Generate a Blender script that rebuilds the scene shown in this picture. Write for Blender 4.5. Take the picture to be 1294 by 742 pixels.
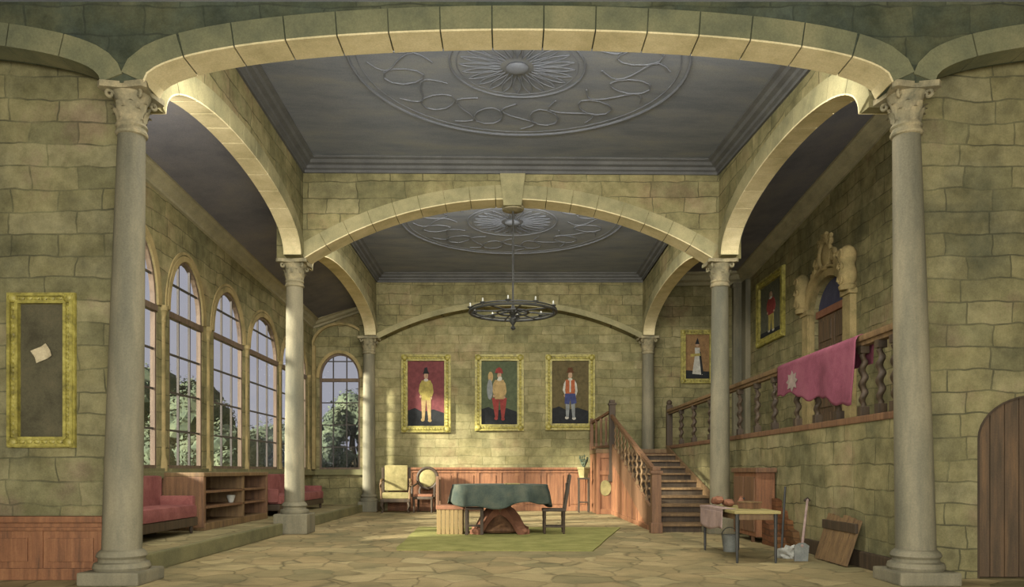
import bpy, bmesh, math, random
from mathutils import Vector, Matrix, noise
from mathutils.geometry import tessellate_polygon
PI = math.pi
random.seed(7)
for o in list(bpy.data.objects): bpy.data.objects.remove(o)
SC = bpy.context.scene
C = SC.collection

# ------------------------------------------------------------------ camera, world, lights, exposure
cam_d = bpy.data.cameras.new('camera'); cam = bpy.data.objects.new('camera', cam_d); C.objects.link(cam)
cam.location = (0, 0, 1.2); cam.rotation_euler = (PI/2, 0, 0)
cam_d.sensor_fit = 'HORIZONTAL'; cam_d.sensor_width = 36.0
cam_d.lens = 36.0*1000/1294
cam_d.shift_x = 4/1294; cam_d.shift_y = 224/1294
cam_d.clip_end = 300
SC.camera = cam
SC.view_settings.view_transform = 'Standard'
SC.view_settings.look = 'None'
SC.view_settings.gamma = 1
SC.view_settings.use_curve_mapping = False
SC.view_settings.exposure = 0.0

def lin(c):
    return tuple(((v/255)/12.92 if v/255 <= .04045 else ((v/255+.055)/1.055)**2.4) for v in c)
def rgba(c): return lin(c)+(1,)

world = bpy.data.worlds.new('sky'); SC.world = world; world.use_nodes = True
wn = world.node_tree.nodes; wl = world.node_tree.links
bg = wn['Background']
tc = wn.new('ShaderNodeTexCoord'); nz = wn.new('ShaderNodeTexNoise'); nz.inputs['Scale'].default_value = 3
rp = wn.new('ShaderNodeValToRGB')
rp.color_ramp.elements[0].position = .3; rp.color_ramp.elements[0].color = rgba((140, 141, 148))
rp.color_ramp.elements[1].position = .7; rp.color_ramp.elements[1].color = rgba((153, 152, 158))
wl.new(tc.outputs['Generated'], nz.inputs['Vector']); wl.new(nz.outputs['Fac'], rp.inputs['Fac']); wl.new(rp.outputs['Color'], bg.inputs['Color'])
bg.inputs['Strength'].default_value = 1.35

def area(name, loc, target, sx, sy, power, col, spread=180):
    d = bpy.data.lights.new(name, 'AREA'); d.shape = 'RECTANGLE'; d.size = sx; d.size_y = sy
    d.energy = power; d.color = col; d.spread = math.radians(spread)
    o = bpy.data.objects.new(name, d); C.objects.link(o); o.location = loc
    o.rotation_euler = (Vector(target)-Vector(loc)).to_track_quat('-Z', 'Y').to_euler()
    return o
WARM = (1.0, .965, .91)
sd = bpy.data.lights.new('sun', 'SUN'); sd.energy = 25; sd.color = (1, .93, .76); sd.angle = math.radians(5)
sun = bpy.data.objects.new('sun', sd); C.objects.link(sun)
sun.rotation_euler = Vector((1, .55, -.37)).to_track_quat('-Z', 'Y').to_euler(); sun.location = (-20, 0, 12)
area('hall_fill', (0, -2, 2.6), (0, 9, 2.0), 14, 4.2, 850, WARM)  # added wide fill behind the camera, not a lamp of the hall
area('hall_key_fill', (0, -1.2, 2.8), (0, 9, 2.2), 3.2, 2.6, 620, WARM)  # added narrow fill near the camera, throws the column shadows outward
area('low_fill', (0, 4.5, .06), (0, 10.5, 5.6), 7.5, .5, 170, WARM)  # added upward fill below the frame, brightens the arch undersides
area('front_bay_fill', (0, 9.0, 6.15), (0, 14.0, .5), 7, .5, 520, WARM)  # added fill hidden behind the front arch, lights the front bay
area('rear_bay_fill', (0, 15.7, 6.5), (0, 22.5, 1.0), 7, .4, 470, WARM)  # unseen fill added behind the middle arch for the rear bay
area('aisle_fill', (-5.0, 9.1, 5.2), (-5.2, 18, 2.0), 1.0, .6, 170, WARM)  # unseen fill added at the front end of the window aisle
area('gallery_fill', (5.6, 9.1, 6.0), (6.6, 18, 3.4), 1.8, .6, 330, WARM)  # unseen fill added to brighten the gallery

# ------------------------------------------------------------------ materials
def newmat(name):
    m = bpy.data.materials.new(name); m.use_nodes = True
    return m, m.node_tree.nodes, m.node_tree.links, m.node_tree.nodes['Principled BSDF']
def ramp(N, stops, interp='LINEAR'):
    r = N.new('ShaderNodeValToRGB'); e = r.color_ramp.elements; r.color_ramp.interpolation = interp
    while len(e) > 1: e.remove(e[-1])
    e[0].position = stops[0][0]; e[0].color = rgba(stops[0][1])
    for p, c in stops[1:]:
        x = e.new(p); x.color = rgba(c)
    return r
def noisen(N, L, vec, scale, detail=4, rough=.6):
    n = N.new('ShaderNodeTexNoise'); n.inputs['Scale'].default_value = scale
    n.inputs['Detail'].default_value = detail; n.inputs['Roughness'].default_value = rough
    if vec is not None: L.new(vec, n.inputs['Vector'])
    return n
# Mix node sockets named alike for several types: pick the colour ones
def mixc(N, L, fac, a, b, mode='MIX'):
    m = N.new('ShaderNodeMix'); m.data_type = 'RGBA'; m.blend_type = mode
    fi = m.inputs[0]; ai = m.inputs[6]; bi = m.inputs[7]
    for inp, v in ((fi, fac), (ai, a), (bi, b)):
        if isinstance(v, (int, float, tuple)): inp.default_value = v
        else: L.new(v, inp)
    return m.outputs[2]
def mth(N, L, op, a, b=None, c=None):
    m = N.new('ShaderNodeMath'); m.operation = op
    for i, v in enumerate((a, b, c)):
        if v is None: continue
        if isinstance(v, (int, float)): m.inputs[i].default_value = v
        else: L.new(v, m.inputs[i])
    return m.outputs[0]
def bump(N, L, h, B, s=.3, d=.02):
    b = N.new('ShaderNodeBump'); b.inputs['Strength'].default_value = s; b.inputs['Distance'].default_value = d
    L.new(h, b.inputs['Height']); L.new(b.outputs['Normal'], B.inputs['Normal'])

def weave(N, L, P, col, amt=.12):
    n = noisen(N, L, P, 55, 2, .7)
    r = ramp(N, [(.25, (150, 150, 150)), (.75, (255, 255, 255))]); L.new(n.outputs['Fac'], r.inputs['Fac'])
    return mixc(N, L, amt*3, col, r.outputs['Color'], 'MULTIPLY')

def stone_mat(name, axis, tones, bw=.62, rh=.3, joint=(62, 58, 38), jointamt=.75):
    m, N, L, B = newmat(name)
    g = N.new('ShaderNodeNewGeometry'); P = g.outputs['Position']
    sx = N.new('ShaderNodeSeparateXYZ'); L.new(P, sx.inputs[0])
    wob = noisen(N, L, P, 1.3, 3)
    cv = N.new('ShaderNodeCombineXYZ')
    L.new(mth(N, L, 'ADD', sx.outputs[0 if axis == 'x' else 1], mth(N, L, 'MULTIPLY', wob.outputs['Fac'], .22)), cv.inputs[0])
    L.new(mth(N, L, 'ADD', sx.outputs[2], mth(N, L, 'MULTIPLY', wob.outputs['Fac'], -.16)), cv.inputs[1])
    bt = N.new('ShaderNodeTexBrick'); L.new(cv.outputs[0], bt.inputs['Vector'])
    bt.inputs['Scale'].default_value = 1; bt.inputs['Brick Width'].default_value = bw; bt.inputs['Row Height'].default_value = rh
    bt.inputs['Mortar Size'].default_value = .011; bt.inputs['Mortar Smooth'].default_value = .35
    bt.squash = 1.5; bt.squash_frequency = 3; bt.offset = .43
    bt.inputs['Color1'].default_value = (0, 0, 0, 1); bt.inputs['Color2'].default_value = (1, 1, 1, 1)
    n1 = noisen(N, L, P, .9, 6, .65)
    n2 = noisen(N, L, P, 3.2, 5, .7)
    r1 = ramp(N, [(.32, tones[0]), (.46, tones[1]), (.56, tones[2]), (.68, tones[3])]); L.new(n1.outputs['Fac'], r1.inputs['Fac'])
    r2 = ramp(N, [(.3, (150, 150, 140)), (.7, (255, 255, 255))]); L.new(n2.outputs['Fac'], r2.inputs['Fac'])
    c = mixc(N, L, .7, r1.outputs['Color'], r2.outputs['Color'], 'MULTIPLY')
    rb = ramp(N, [(0, (205, 210, 205)), (.5, (240, 238, 225)), (1, (255, 255, 255))]); L.new(bt.outputs['Color'], rb.inputs['Fac'])
    c = mixc(N, L, .7, c, rb.outputs['Color'], 'MULTIPLY')
    n3 = noisen(N, L, P, 1.9, 3)
    msk = ramp(N, [(.36, (40, 40, 40)), (.62, (255, 255, 255))]); L.new(n3.outputs['Fac'], msk.inputs['Fac'])
    jm = mth(N, L, 'MULTIPLY', mth(N, L, 'MULTIPLY', bt.outputs['Fac'], msk.outputs['Color']), jointamt)
    c = mixc(N, L, jm, c, rgba(joint))
    c = weave(N, L, P, c)
    L.new(c, B.inputs['Base Color']); B.inputs['Roughness'].default_value = .93
    B.inputs['Specular IOR Level'].default_value = .1
    bump(N, L, mth(N, L, 'SUBTRACT', n2.outputs['Fac'], mth(N, L, 'MULTIPLY', bt.outputs['Fac'], .6)), B, .35, .02)
    return m

def blotch(name, tones, scale=2.0, rough=.9, stretch=(1, 1, 1), bmp=.15, spec=.15, amt=.12, contrast=.16):
    m, N, L, B = newmat(name)
    g = N.new('ShaderNodeNewGeometry')
    mp = N.new('ShaderNodeMapping'); mp.inputs['Scale'].default_value = stretch
    L.new(g.outputs['Position'], mp.inputs[0]); P = mp.outputs[0]
    n1 = noisen(N, L, P, scale, 6, .65)
    k = len(tones); lo = .5-contrast; hi = .5+contrast
    r = ramp(N, [(lo+(hi-lo)*i/(k-1), t) for i, t in enumerate(tones)]); L.new(n1.outputs['Fac'], r.inputs['Fac'])
    c = weave(N, L, g.outputs['Position'], r.outputs['Color'], amt)
    L.new(c, B.inputs['Base Color']); B.inputs['Roughness'].default_value = rough
    B.inputs['Specular IOR Level'].default_value = spec
    bump(N, L, n1.outputs['Fac'], B, bmp, .02)
    return m

def floor_mat(name, tones):
    m, N, L, B = newmat(name)
    g = N.new('ShaderNodeNewGeometry'); P = g.outputs['Position']
    wob = noisen(N, L, P, 2.2, 3)
    mp = N.new('ShaderNodeVectorMath'); mp.operation = 'MULTIPLY_ADD'
    L.new(wob.outputs['Color'], mp.inputs[0]); mp.inputs[1].default_value = (.25, .25, 0); L.new(P, mp.inputs[2])
    mp2 = N.new('ShaderNodeMapping'); mp2.inputs['Scale'].default_value = (2.2, 1.7, 0); L.new(mp.outputs[0], mp2.inputs[0])
    v = N.new('ShaderNodeTexVoronoi'); v.feature = 'DISTANCE_TO_EDGE'; v.inputs['Scale'].default_value = 1.0; v.inputs['Randomness'].default_value = .85
    L.new(mp2.outputs[0], v.inputs['Vector'])
    v2 = N.new('ShaderNodeTexVoronoi'); v2.inputs['Scale'].default_value = 1.0; v2.inputs['Randomness'].default_value = .85
    L.new(mp2.outputs[0], v2.inputs['Vector'])
    n1 = noisen(N, L, P, 1.1, 6, .7)
    r1 = ramp(N, [(.34, tones[0]), (.5, tones[1]), (.66, tones[2])]); L.new(n1.outputs['Fac'], r1.inputs['Fac'])
    sx = N.new('ShaderNodeSeparateColor'); L.new(v2.outputs['Color'], sx.inputs[0])
    rb = ramp(N, [(0, (200, 205, 200)), (.5, (235, 228, 220)), (1, (255, 255, 250))]); L.new(sx.outputs[0], rb.inputs['Fac'])
    c = mixc(N, L, .9, r1.outputs['Color'], rb.outputs['Color'], 'MULTIPLY')
    e = ramp(N, [(.0, (255, 255, 255)), (.025, (200, 200, 200)), (.05, (0, 0, 0))]); L.new(v.outputs['Distance'], e.inputs['Fac'])
    n3 = noisen(N, L, P, 1.3, 3)
    msk = ramp(N, [(.35, (70, 70, 70)), (.6, (255, 255, 255))]); L.new(n3.outputs['Fac'], msk.inputs['Fac'])
    jm = mth(N, L, 'MULTIPLY', mth(N, L, 'MULTIPLY', e.outputs['Color'], msk.outputs['Color']), .8)
    c = mixc(N, L, jm, c, rgba((84, 76, 52)))
    c = weave(N, L, P, c)
    L.new(c, B.inputs['Base Color']); B.inputs['Roughness'].default_value = .85; B.inputs['Specular IOR Level'].default_value = .15
    bump(N, L, mth(N, L, 'SUBTRACT', n1.outputs['Fac'], e.outputs['Color']), B, .25, .02)
    return m

def wood_mat(name, tones, stretch=(14, 14, 1.2), rough=.6, spec=.25):
    return blotch(name, tones, 1.0, rough, stretch, .2, spec, .1, .2)

STONE_T = [(114, 111, 82), (140, 133, 97), (157, 148, 108), (154, 137, 104)]
M = {}
M['stone_x'] = stone_mat('stone_blocks', 'x', STONE_T)
M['stone_y'] = stone_mat('stone_blocks_side', 'y', STONE_T)
M['stone_front'] = stone_mat('stone_blocks_large', 'x', [(110, 108, 84), (136, 130, 97), (150, 143, 105), (148, 133, 105)], .52, .25, (66, 64, 48), .7)
M['stone_shaded'] = stone_mat('stone_blocks_shaded', 'x', [(72, 80, 72), (86, 92, 76), (98, 100, 78), (92, 92, 78)], .62, .3, (54, 56, 46), .6)  # block stone with the shade above the front arch painted into its tones
M['vouss_shaded'] = blotch('arch_stone_shaded', [(92, 94, 72), (108, 108, 80), (124, 120, 88)], 1.6)  # arch stone darkened to paint in the shade on the front arches
M['stone_pale'] = stone_mat('stone_blocks_pale', 'x', [(132, 127, 92), (150, 143, 104), (164, 155, 114), (160, 144, 108)], .7, .26, (92, 84, 52), .6)
M['vouss'] = blotch('arch_stone', [(118, 114, 84), (140, 134, 98), (156, 147, 108)], 1.6)
M['soffit_lit'] = blotch('soffit_stone_lit', [(180, 168, 126), (202, 188, 144), (218, 204, 160)], 1.6)  # paler than the arch stone: light painted onto the arch undersides
M['mortar'] = blotch('mortar', [(58, 54, 38), (72, 66, 44)], 3)
M['column'] = blotch('column_stone', [(92, 90, 74), (112, 107, 86), (134, 126, 100)], .9, .75, (2.4, 2.4, .5), .1, .25)
M['capital'] = blotch('carved_stone', [(108, 104, 82), (134, 126, 98), (158, 146, 112)], 6, .8)
M['ceil'] = blotch('ceiling_plaster', [(112, 117, 124), (124, 128, 133), (134, 136, 134)], .9, .9, (1, 3, 1), .08)
M['ceil_relief'] = blotch('ceiling_relief', [(104, 108, 114), (116, 119, 123)], 3)
M['cornice'] = blotch('cornice_plaster', [(84, 84, 82), (98, 98, 94)], 2)
M['cornice_pale'] = blotch('cornice_stone', [(138, 132, 104), (164, 156, 122)], 2)
M['aisle_ceil'] = blotch('aisle_ceiling_plaster', [(96, 96, 100), (110, 108, 110), (120, 116, 112)], .9)
M['floor'] = floor_mat('flagstones', [(128, 120, 88), (154, 140, 101), (170, 154, 114)])
M['floor_aisle'] = floor_mat('aisle_flagstones', [(122, 116, 84), (142, 132, 96), (156, 144, 106)])
M['kerb'] = blotch('kerb_stone', [(96, 94, 66), (118, 113, 78)], 2)
M['wood_red'] = wood_mat('red_brown_wood', [(84, 62, 46), (108, 80, 56), (126, 94, 66)])
M['wood_wains'] = wood_mat('wainscot_wood', [(96, 68, 48), (126, 86, 58), (146, 104, 70)])
M['wood_dark'] = wood_mat('dark_wood', [(52, 44, 34), (66, 55, 41), (80, 66, 48)])
M['wood_brown'] = wood_mat('brown_wood', [(86, 68, 48), (108, 86, 58), (126, 102, 68)])
M['wood_door'] = wood_mat('door_planks', [(70, 60, 46), (88, 72, 54), (112, 88, 62)])
M['wood_win'] = wood_mat('window_wood', [(78, 66, 54), (98, 82, 66), (110, 94, 76)])
M['wood_bar'] = wood_mat('glazing_bar', [(58, 54, 50), (76, 70, 62)])
M['winstone'] = blotch('window_stone', [(118, 108, 72), (146, 130, 88), (162, 144, 98)], 2.2)
M['gold'] = blotch('gilt_frame', [(108, 100, 46), (144, 134, 60), (168, 158, 80)], 9, .5, bmp=.4, spec=.4)
M['canvas_grey'] = blotch('dark_canvas', [(66, 62, 46), (82, 78, 58), (92, 86, 64)], 2.5)
M['paper'] = blotch('old_paper', [(168, 156, 122), (196, 182, 146)], 6)
M['red_cloth'] = blotch('red_cloth', [(106, 58, 68), (122, 68, 80), (132, 78, 88)], 2.2, .95)
M['red_seat'] = blotch('red_upholstery', [(112, 66, 62), (130, 80, 74), (142, 92, 84)], 3, .95)
M['grey_patch'] = blotch('grey_patch', [(120, 108, 98), (144, 128, 116)], 8)
M['green_cloth'] = blotch('green_cloth', [(54, 64, 58), (70, 78, 68), (84, 88, 74)], 3, .95)
M['yellow_cloth'] = blotch('yellow_cloth', [(122, 114, 76), (142, 132, 88), (154, 142, 98)], 5, .95)
M['rug'] = blotch('green_rug', [(112, 112, 62), (130, 128, 72), (142, 138, 82)], 2.5, 1, bmp=.5)
M['iron'] = blotch('black_iron', [(42, 42, 38), (56, 56, 50)], 5, .6, spec=.4)
M['brick'] = stone_mat('red_bricks', 'y', [(100, 66, 46), (122, 82, 54), (134, 96, 62), (120, 92, 64)], .24, .09, (70, 54, 38), .8)
M['bluegrey'] = blotch('blue_grey_metal', [(104, 106, 100), (126, 128, 118)], 6, .6)
M['pink_cloth'] = blotch('pink_cloth', [(138, 118, 108), (164, 142, 130)], 5, .95)
M['tan_slats'] = wood_mat('tan_slats', [(112, 94, 58), (136, 114, 72)])
M['yellow_top'] = wood_mat('yellow_table_top', [(124, 114, 72), (146, 134, 84), (158, 146, 96)], (1, 8, 8))
M['foliage'] = blotch('foliage', [(70, 80, 66), (82, 92, 72), (98, 104, 80)], 1.2, 1)
M['bark'] = blotch('bark', [(66, 60, 50), (86, 78, 62)], 4)
M['grass'] = blotch('lawn', [(70, 88, 60), (96, 110, 72)], .6, 1)
M['deep_blue'] = blotch('blue_black_paint', [(62, 62, 78), (74, 74, 88)], 3)
M['clay'] = blotch('red_clay', [(116, 80, 60), (134, 94, 70)], 5)
M['white'] = blotch('off_white', [(160, 160, 148), (190, 190, 178)], 5)
def flat(name, c, rough=.9):
    M[name] = blotch(name, [tuple(int(v*.82) for v in c), c], 9, rough, bmp=.05)
for nm, c in (('bg_red', (116, 66, 66)), ('bg_green', (84, 92, 68)), ('bg_brown', (96, 86, 58)), ('bg_tan', (140, 110, 74)), ('bg_olive', (92, 92, 74)),
              ('pt_dark', (44, 46, 46)), ('pt_yellow', (166, 152, 84)), ('pt_skin', (170, 140, 112)), ('pt_white', (186, 182, 166)),
              ('pt_red', (138, 64, 58)), ('pt_orange', (160, 92, 60)), ('pt_blue', (68, 74, 112)), ('pt_brown', (92, 62, 42)), ('pt_grey', (130, 134, 130)), ('pt_buff', (166, 142, 96))):
    flat(nm, c)
mg, N, L, B = newmat('window_glass')
for n in list(N):
    if n.type != 'OUTPUT_MATERIAL': N.remove(n)
tr = N.new('ShaderNodeBsdfTransparent'); tr.inputs[0].default_value = (.93, .94, .97, 1)
gl = N.new('ShaderNodeBsdfGlossy'); gl.inputs['Roughness'].default_value = .15
mx = N.new('ShaderNodeMixShader'); mx.inputs[0].default_value = .05
L.new(tr.outputs[0], mx.inputs[1]); L.new(gl.outputs[0], mx.inputs[2])
L.new(mx.outputs[0], [n for n in N if n.type == 'OUTPUT_MATERIAL'][0].inputs[0])
M['glass'] = mg

# ------------------------------------------------------------------ mesh helpers
class MB:
    def __init__(s): s.v = []; s.f = []; s.mi = []; s.cur = 0
    def add(s, vs, fs):
        b = len(s.v); s.v += [tuple(v) for v in vs]; s.f += [tuple(b+i for i in f) for f in fs]; s.mi += [s.cur]*len(fs); return s
    def box(s, x0, x1, y0, y1, z0, z1):
        vs = [(x, y, z) for x in (x0, x1) for y in (y0, y1) for z in (z0, z1)]
        return s.add(vs, [(0, 1, 3, 2), (4, 6, 7, 5), (0, 4, 5, 1), (2, 3, 7, 6), (0, 2, 6, 4), (1, 5, 7, 3)])
    def bbox(s, x0, x1, y0, y1, z0, z1, b=.01):
        bm = bmesh.new(); bmesh.ops.create_cube(bm, size=1)
        for v in bm.verts: v.co = (x0+(v.co.x+.5)*(x1-x0), y0+(v.co.y+.5)*(y1-y0), z0+(v.co.z+.5)*(z1-z0))
        b = min(b, abs(x1-x0)*.3, abs(y1-y0)*.3, abs(z1-z0)*.3)
        bmesh.ops.bevel(bm, geom=bm.edges[:], offset=b, segments=2, affect='EDGES', profile=.7)
        bm.verts.index_update(); s.add([v.co[:] for v in bm.verts], [[v.index for v in f.verts] for f in bm.faces]); bm.free(); return s
    def obox(s, a, b, w, h, up=(0, 0, 1)):
        a = Vector(a); b = Vector(b); d = (b-a).normalized(); u = Vector(up)
        r = d.cross(u).normalized(); u = r.cross(d).normalized()
        vs = [p+r*sx*w/2+u*sz*h/2 for p in (a, b) for sx in (-1, 1) for sz in (-1, 1)]
        return s.add(vs, [(0, 1, 3, 2), (4, 6, 7, 5), (0, 4, 5, 1), (2, 3, 7, 6), (0, 2, 6, 4), (1, 5, 7, 3)])
    def lathe(s, prof, cx=0, cy=0, n=20, lean=(0, 0), cap=True):
        vs = []; z0 = prof[0][1]; z1 = prof[-1][1]
        for r, z in prof:
            for k in range(n):
                a = 2*PI*k/n; vs.append((cx+r*math.cos(a), cy+r*math.sin(a), z))
        fs = []
        for i in range(len(prof)-1):
            for k in range(n):
                k2 = (k+1) % n; fs.append((i*n+k, i*n+k2, (i+1)*n+k2, (i+1)*n+k))
        if cap: fs.append(tuple(range(n-1, -1, -1))); fs.append(tuple((len(prof)-1)*n+k for k in range(n)))
        return s.add(vs, fs)
    def tube(s, pts, r, n=8, closed=False):
        pts = [Vector(p) for p in pts]; m = len(pts); vs = []; prev = None
        rs = r if isinstance(r, (list, tuple)) else [r]*m
        for i, p in enumerate(pts):
            if closed: d = pts[(i+1) % m]-pts[i-1]
            else: d = pts[min(i+1, m-1)]-pts[max(i-1, 0)]
            d.normalize()
            u = prev if prev is not None else (Vector((0, 0, 1)) if abs(d.z) < .9 else Vector((1, 0, 0)))
            a = (u-d*u.dot(d)).normalized(); prev = a; b = d.cross(a)
            for k in range(n):
                t = 2*PI*k/n; vs.append(p+(a*math.cos(t)+b*math.sin(t))*rs[i])
        fs = []
        for i in range(m if closed else m-1):
            j = (i+1) % m
            for k in range(n):
                k2 = (k+1) % n; fs.append((i*n+k, i*n+k2, j*n+k2, j*n+k))
        if not closed: fs.append(tuple(range(n-1, -1, -1))); fs.append(tuple((m-1)*n+k for k in range(n)))
        return s.add(vs, fs)
    def poly(s, outer, holes, fn, d0, d1):
        """outline in (s,t) with holes; fn(s,t,d) -> xyz; a solid between depth d0 and d1"""
        loops = [outer]+list(holes)
        flatp = [p for l in loops for p in l]
        tris = tessellate_polygon([[Vector((p[0], p[1], 0)) for p in l] for l in loops])
        n = len(flatp)
        vs = [fn(p[0], p[1], d0) for p in flatp]+[fn(p[0], p[1], d1) for p in flatp]
        fs = [tuple(t) for t in tris]+[tuple(n+i for i in reversed(t)) for t in tris]
        o = 0
        for l in loops:
            k = len(l)
            for i in range(k): j = (i+1) % k; fs.append((o+i, o+j, n+o+j, n+o+i))
            o += k
        return s.add(vs, fs)
    def sphere(s, c, r, sub=2, sc=(1, 1, 1), nz=0):
        bm = bmesh.new(); bmesh.ops.create_icosphere(bm, subdivisions=sub, radius=1)
        vs = []
        for v in bm.verts:
            k = 1+(nz*noise.noise(v.co*1.7+Vector(c)) if nz else 0)
            vs.append((c[0]+v.co.x*r*sc[0]*k, c[1]+v.co.y*r*sc[1]*k, c[2]+v.co.z*r*sc[2]*k))
        bm.verts.index_update(); s.add(vs, [[v.index for v in f.verts] for f in bm.faces]); bm.free(); return s
    def torus(s, c, R, r, n=32, m=8, axis='z', arc=2*PI):
        pts = []
        full = abs(arc-2*PI) < 1e-6
        for k in range(n if full else n+1):
            a = arc*k/n
            if axis == 'z': pts.append((c[0]+R*math.cos(a), c[1]+R*math.sin(a), c[2]))
            elif axis == 'y': pts.append((c[0]+R*math.cos(a), c[1], c[2]+R*math.sin(a)))
            else: pts.append((c[0], c[1]+R*math.cos(a), c[2]+R*math.sin(a)))
        return s.tube(pts, r, m, closed=full)
    def build(s, name, mats, parent=None, smooth=False, loc=None, rot=None):
        me = bpy.data.meshes.new(name); me.from_pydata(s.v, [], s.f)
        if not isinstance(mats, (list, tuple)): mats = [mats]
        for m in mats: me.materials.append(M[m] if isinstance(m, str) else m)
        for p, k in zip(me.polygons, s.mi): p.material_index = min(k, len(mats)-1)
        bm = bmesh.new(); bm.from_mesh(me); bmesh.ops.recalc_face_normals(bm, faces=bm.faces); bm.to_mesh(me); bm.free()
        if smooth:
            for p in me.polygons: p.use_smooth = True
            try: me.set_sharp_from_angle(angle=math.radians(42))
            except Exception: pass
        o = bpy.data.objects.new(name, me); C.objects.link(o)
        if parent: o.parent = parent
        if loc: o.location = loc
        if rot: o.rotation_euler = rot
        return o
def tag(o, label=None, cat=None, group=None, kind=None):
    if label: o['label'] = label
    if cat: o['category'] = cat
    if group: o['group'] = group
    if kind: o['kind'] = kind
    return o
def thing(name, label, cat, loc=(0, 0, 0), rz=0, group=None):
    o = bpy.data.objects.new(name, None); C.objects.link(o); o.empty_display_size = .2
    o.location = loc; o.rotation_euler = (0, 0, rz); return tag(o, label, cat, group)
def struct(name, mb, mat, parent=None, smooth=False, label=None):
    o = mb.build(name, mat, parent, smooth)
    if not parent: o['kind'] = 'structure'
    if label: o['label'] = label
    return o
def sempty(name, label=None):
    o = bpy.data.objects.new(name, None); C.objects.link(o); o['kind'] = 'structure'
    if label: o['label'] = label
    return o
TN = [0]
def trim(mb, mat, label, smooth=False):
    TN[0] += 1; return struct('trim_%d' % TN[0], mb, mat, None, smooth, label)
def dup(root, loc=None, rz=None, label=None, group=None):
    r = root.copy(); C.objects.link(r)
    if loc: r.location = loc
    if rz is not None: r.rotation_euler = (0, 0, rz)
    if label: r['label'] = label
    if group: r['group'] = group
    for ch in list(root.children):
        c = ch.copy(); C.objects.link(c); c.parent = r
        for g in list(ch.children):
            d = g.copy(); C.objects.link(d); d.parent = c
    return r

FX = lambda y: (lambda s, t, d: (s, y+d, t))       # plane facing the camera, s = X
FY = lambda x: (lambda s, t, d: (x+d, s, t))       # side plane, s = Y
def arc_ell(s0, s1, zs, rise, n=24, p=1.0):
    c = (s0+s1)/2; h = (s1-s0)/2
    return [(c-h*math.cos(PI*i/n), zs+rise*max(0, math.sin(PI*i/n))**p) for i in range(n+1)]
def arc_seg(s0, s1, zs, rise, n=24):
    c = (s0+s1)/2; h = (s1-s0)/2; R = (h*h+rise*rise)/(2*rise); a = math.asin(h/R)
    return [(c+R*math.sin(-a+2*a*i/n), zs+rise-R+R*math.cos(-a+2*a*i/n)) for i in range(n+1)]
def arch_wall(arc, a, b, zs, ztop, fn, th):
    """wall between a and b from the springing up, with the arch cut out"""
    out = [(a, zs)]+[p for p in arc]+[(b, zs), (b, ztop), (a, ztop)]
    if abs(arc[0][0]-a) < 1e-4: out = out[1:]
    mb = MB(); vs = []; 
    return mb.poly(out, [], fn, 0, th)
def ring(arc, k, width, fn, d0, d1, gap=.012, off=0):
    """k arch stones along the arc, each a block from offset off to off+width"""
    L_ = [0]
    for i in range(1, len(arc)): L_.append(L_[-1]+math.dist(arc[i], arc[i-1]))
    T = L_[-1]
    def at(u):
        u = max(0, min(T, u)); i = 1
        while i < len(L_)-1 and L_[i] < u: i += 1
        f = (u-L_[i-1])/(L_[i]-L_[i-1]+1e-9)
        p = [arc[i-1][j]+f*(arc[i][j]-arc[i-1][j]) for j in (0, 1)]
        i0 = max(0, i-2); i1 = min(len(arc)-1, i+1)
        dx = arc[i1][0]-arc[i0][0]; dy = arc[i1][1]-arc[i0][1]; l = math.hypot(dx, dy)
        return p, (-dy/l, dx/l)
    mb = MB()
    for q in range(k):
        u0 = T*q/k+gap/2; u1 = T*(q+1)/k-gap/2; inner = []; outer = []
        SG = max(4, 80//k)
        for j in range(SG+1):
            p, n = at(u0+(u1-u0)*j/SG)
            inner.append((p[0]+n[0]*off, p[1]+n[1]*off)); outer.append((p[0]+n[0]*(off+width), p[1]+n[1]*(off+width)))
        mb.poly(inner+outer[::-1], [], fn, d0, d1)
    return mb

# ------------------------------------------------------------------ the setting
ZC = 5.2
XN0, XN1 = -3.9, 3.98          # nave faces
# floors
struct('floor', MB().box(-9, 9, -5, 24.3, -.25, 0), 'floor', label='pale irregular flagstone floor of the hall')
mb = MB().box(-6.3, -4.34, 8.8, 23.9, 0.0, .2)
struct('floor_left_aisle', mb, 'floor_aisle', label='raised flagstone floor of the window aisle')
trim(MB().bbox(-4.34, -4.24, 8.95, 14.85, 0, .215, .02).bbox(-4.34, -4.24, 15.55, 22.95, 0, .215, .02), 'kerb', 'low stone kerb at the edge of the window aisle')

# front plane with central arch and two blind arches
FXL, FXR = -4.06, 4.25
arcF = arc_ell(FXL+.22, FXR-.22, 5.27, .56, 40, .9)
arcL = arc_ell(-10.2, FXL-.2, 5.27, .5, 40, .9)
arcR = arc_ell(FXR+.2, 10.4, 5.27, .5, 40, .9)
out = [(-10.4, 9.2), (-10.4, 5.27)]+arcL+arcF+arcR+[(10.6, 5.27), (10.6, 9.2)]
struct('wall_front', MB().poly(out, [], FX(8.3), 0, .36), 'stone_shaded', label='stone wall above the front arch and its side arches')
fn = FX(8.3)
trim(ring(arcF, 15, .24, fn, -.02, .37, .014), 'vouss_shaded', 'stone blocks of the wide front arch')
trim(ring(arcF, 15, .02, fn, -.018, .368, .016, -.02), 'soffit_lit', 'pale painted-lit underside of the wide front arch')
trim(ring(arcL, 11, .24, fn, -.02, .3, .014, -.012), 'vouss_shaded', 'stone blocks of the blind arch at the far left')
trim(ring(arcR, 11, .24, fn, -.02, .3, .014, -.012), 'vouss_shaded', 'stone blocks of the blind arch at the far right')
struct('wall_front_left', MB().box(-9, FXL-.24, 8.8, 8.95, 0, 6.0), 'stone_front', label='stone wall left of the front column')
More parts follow.
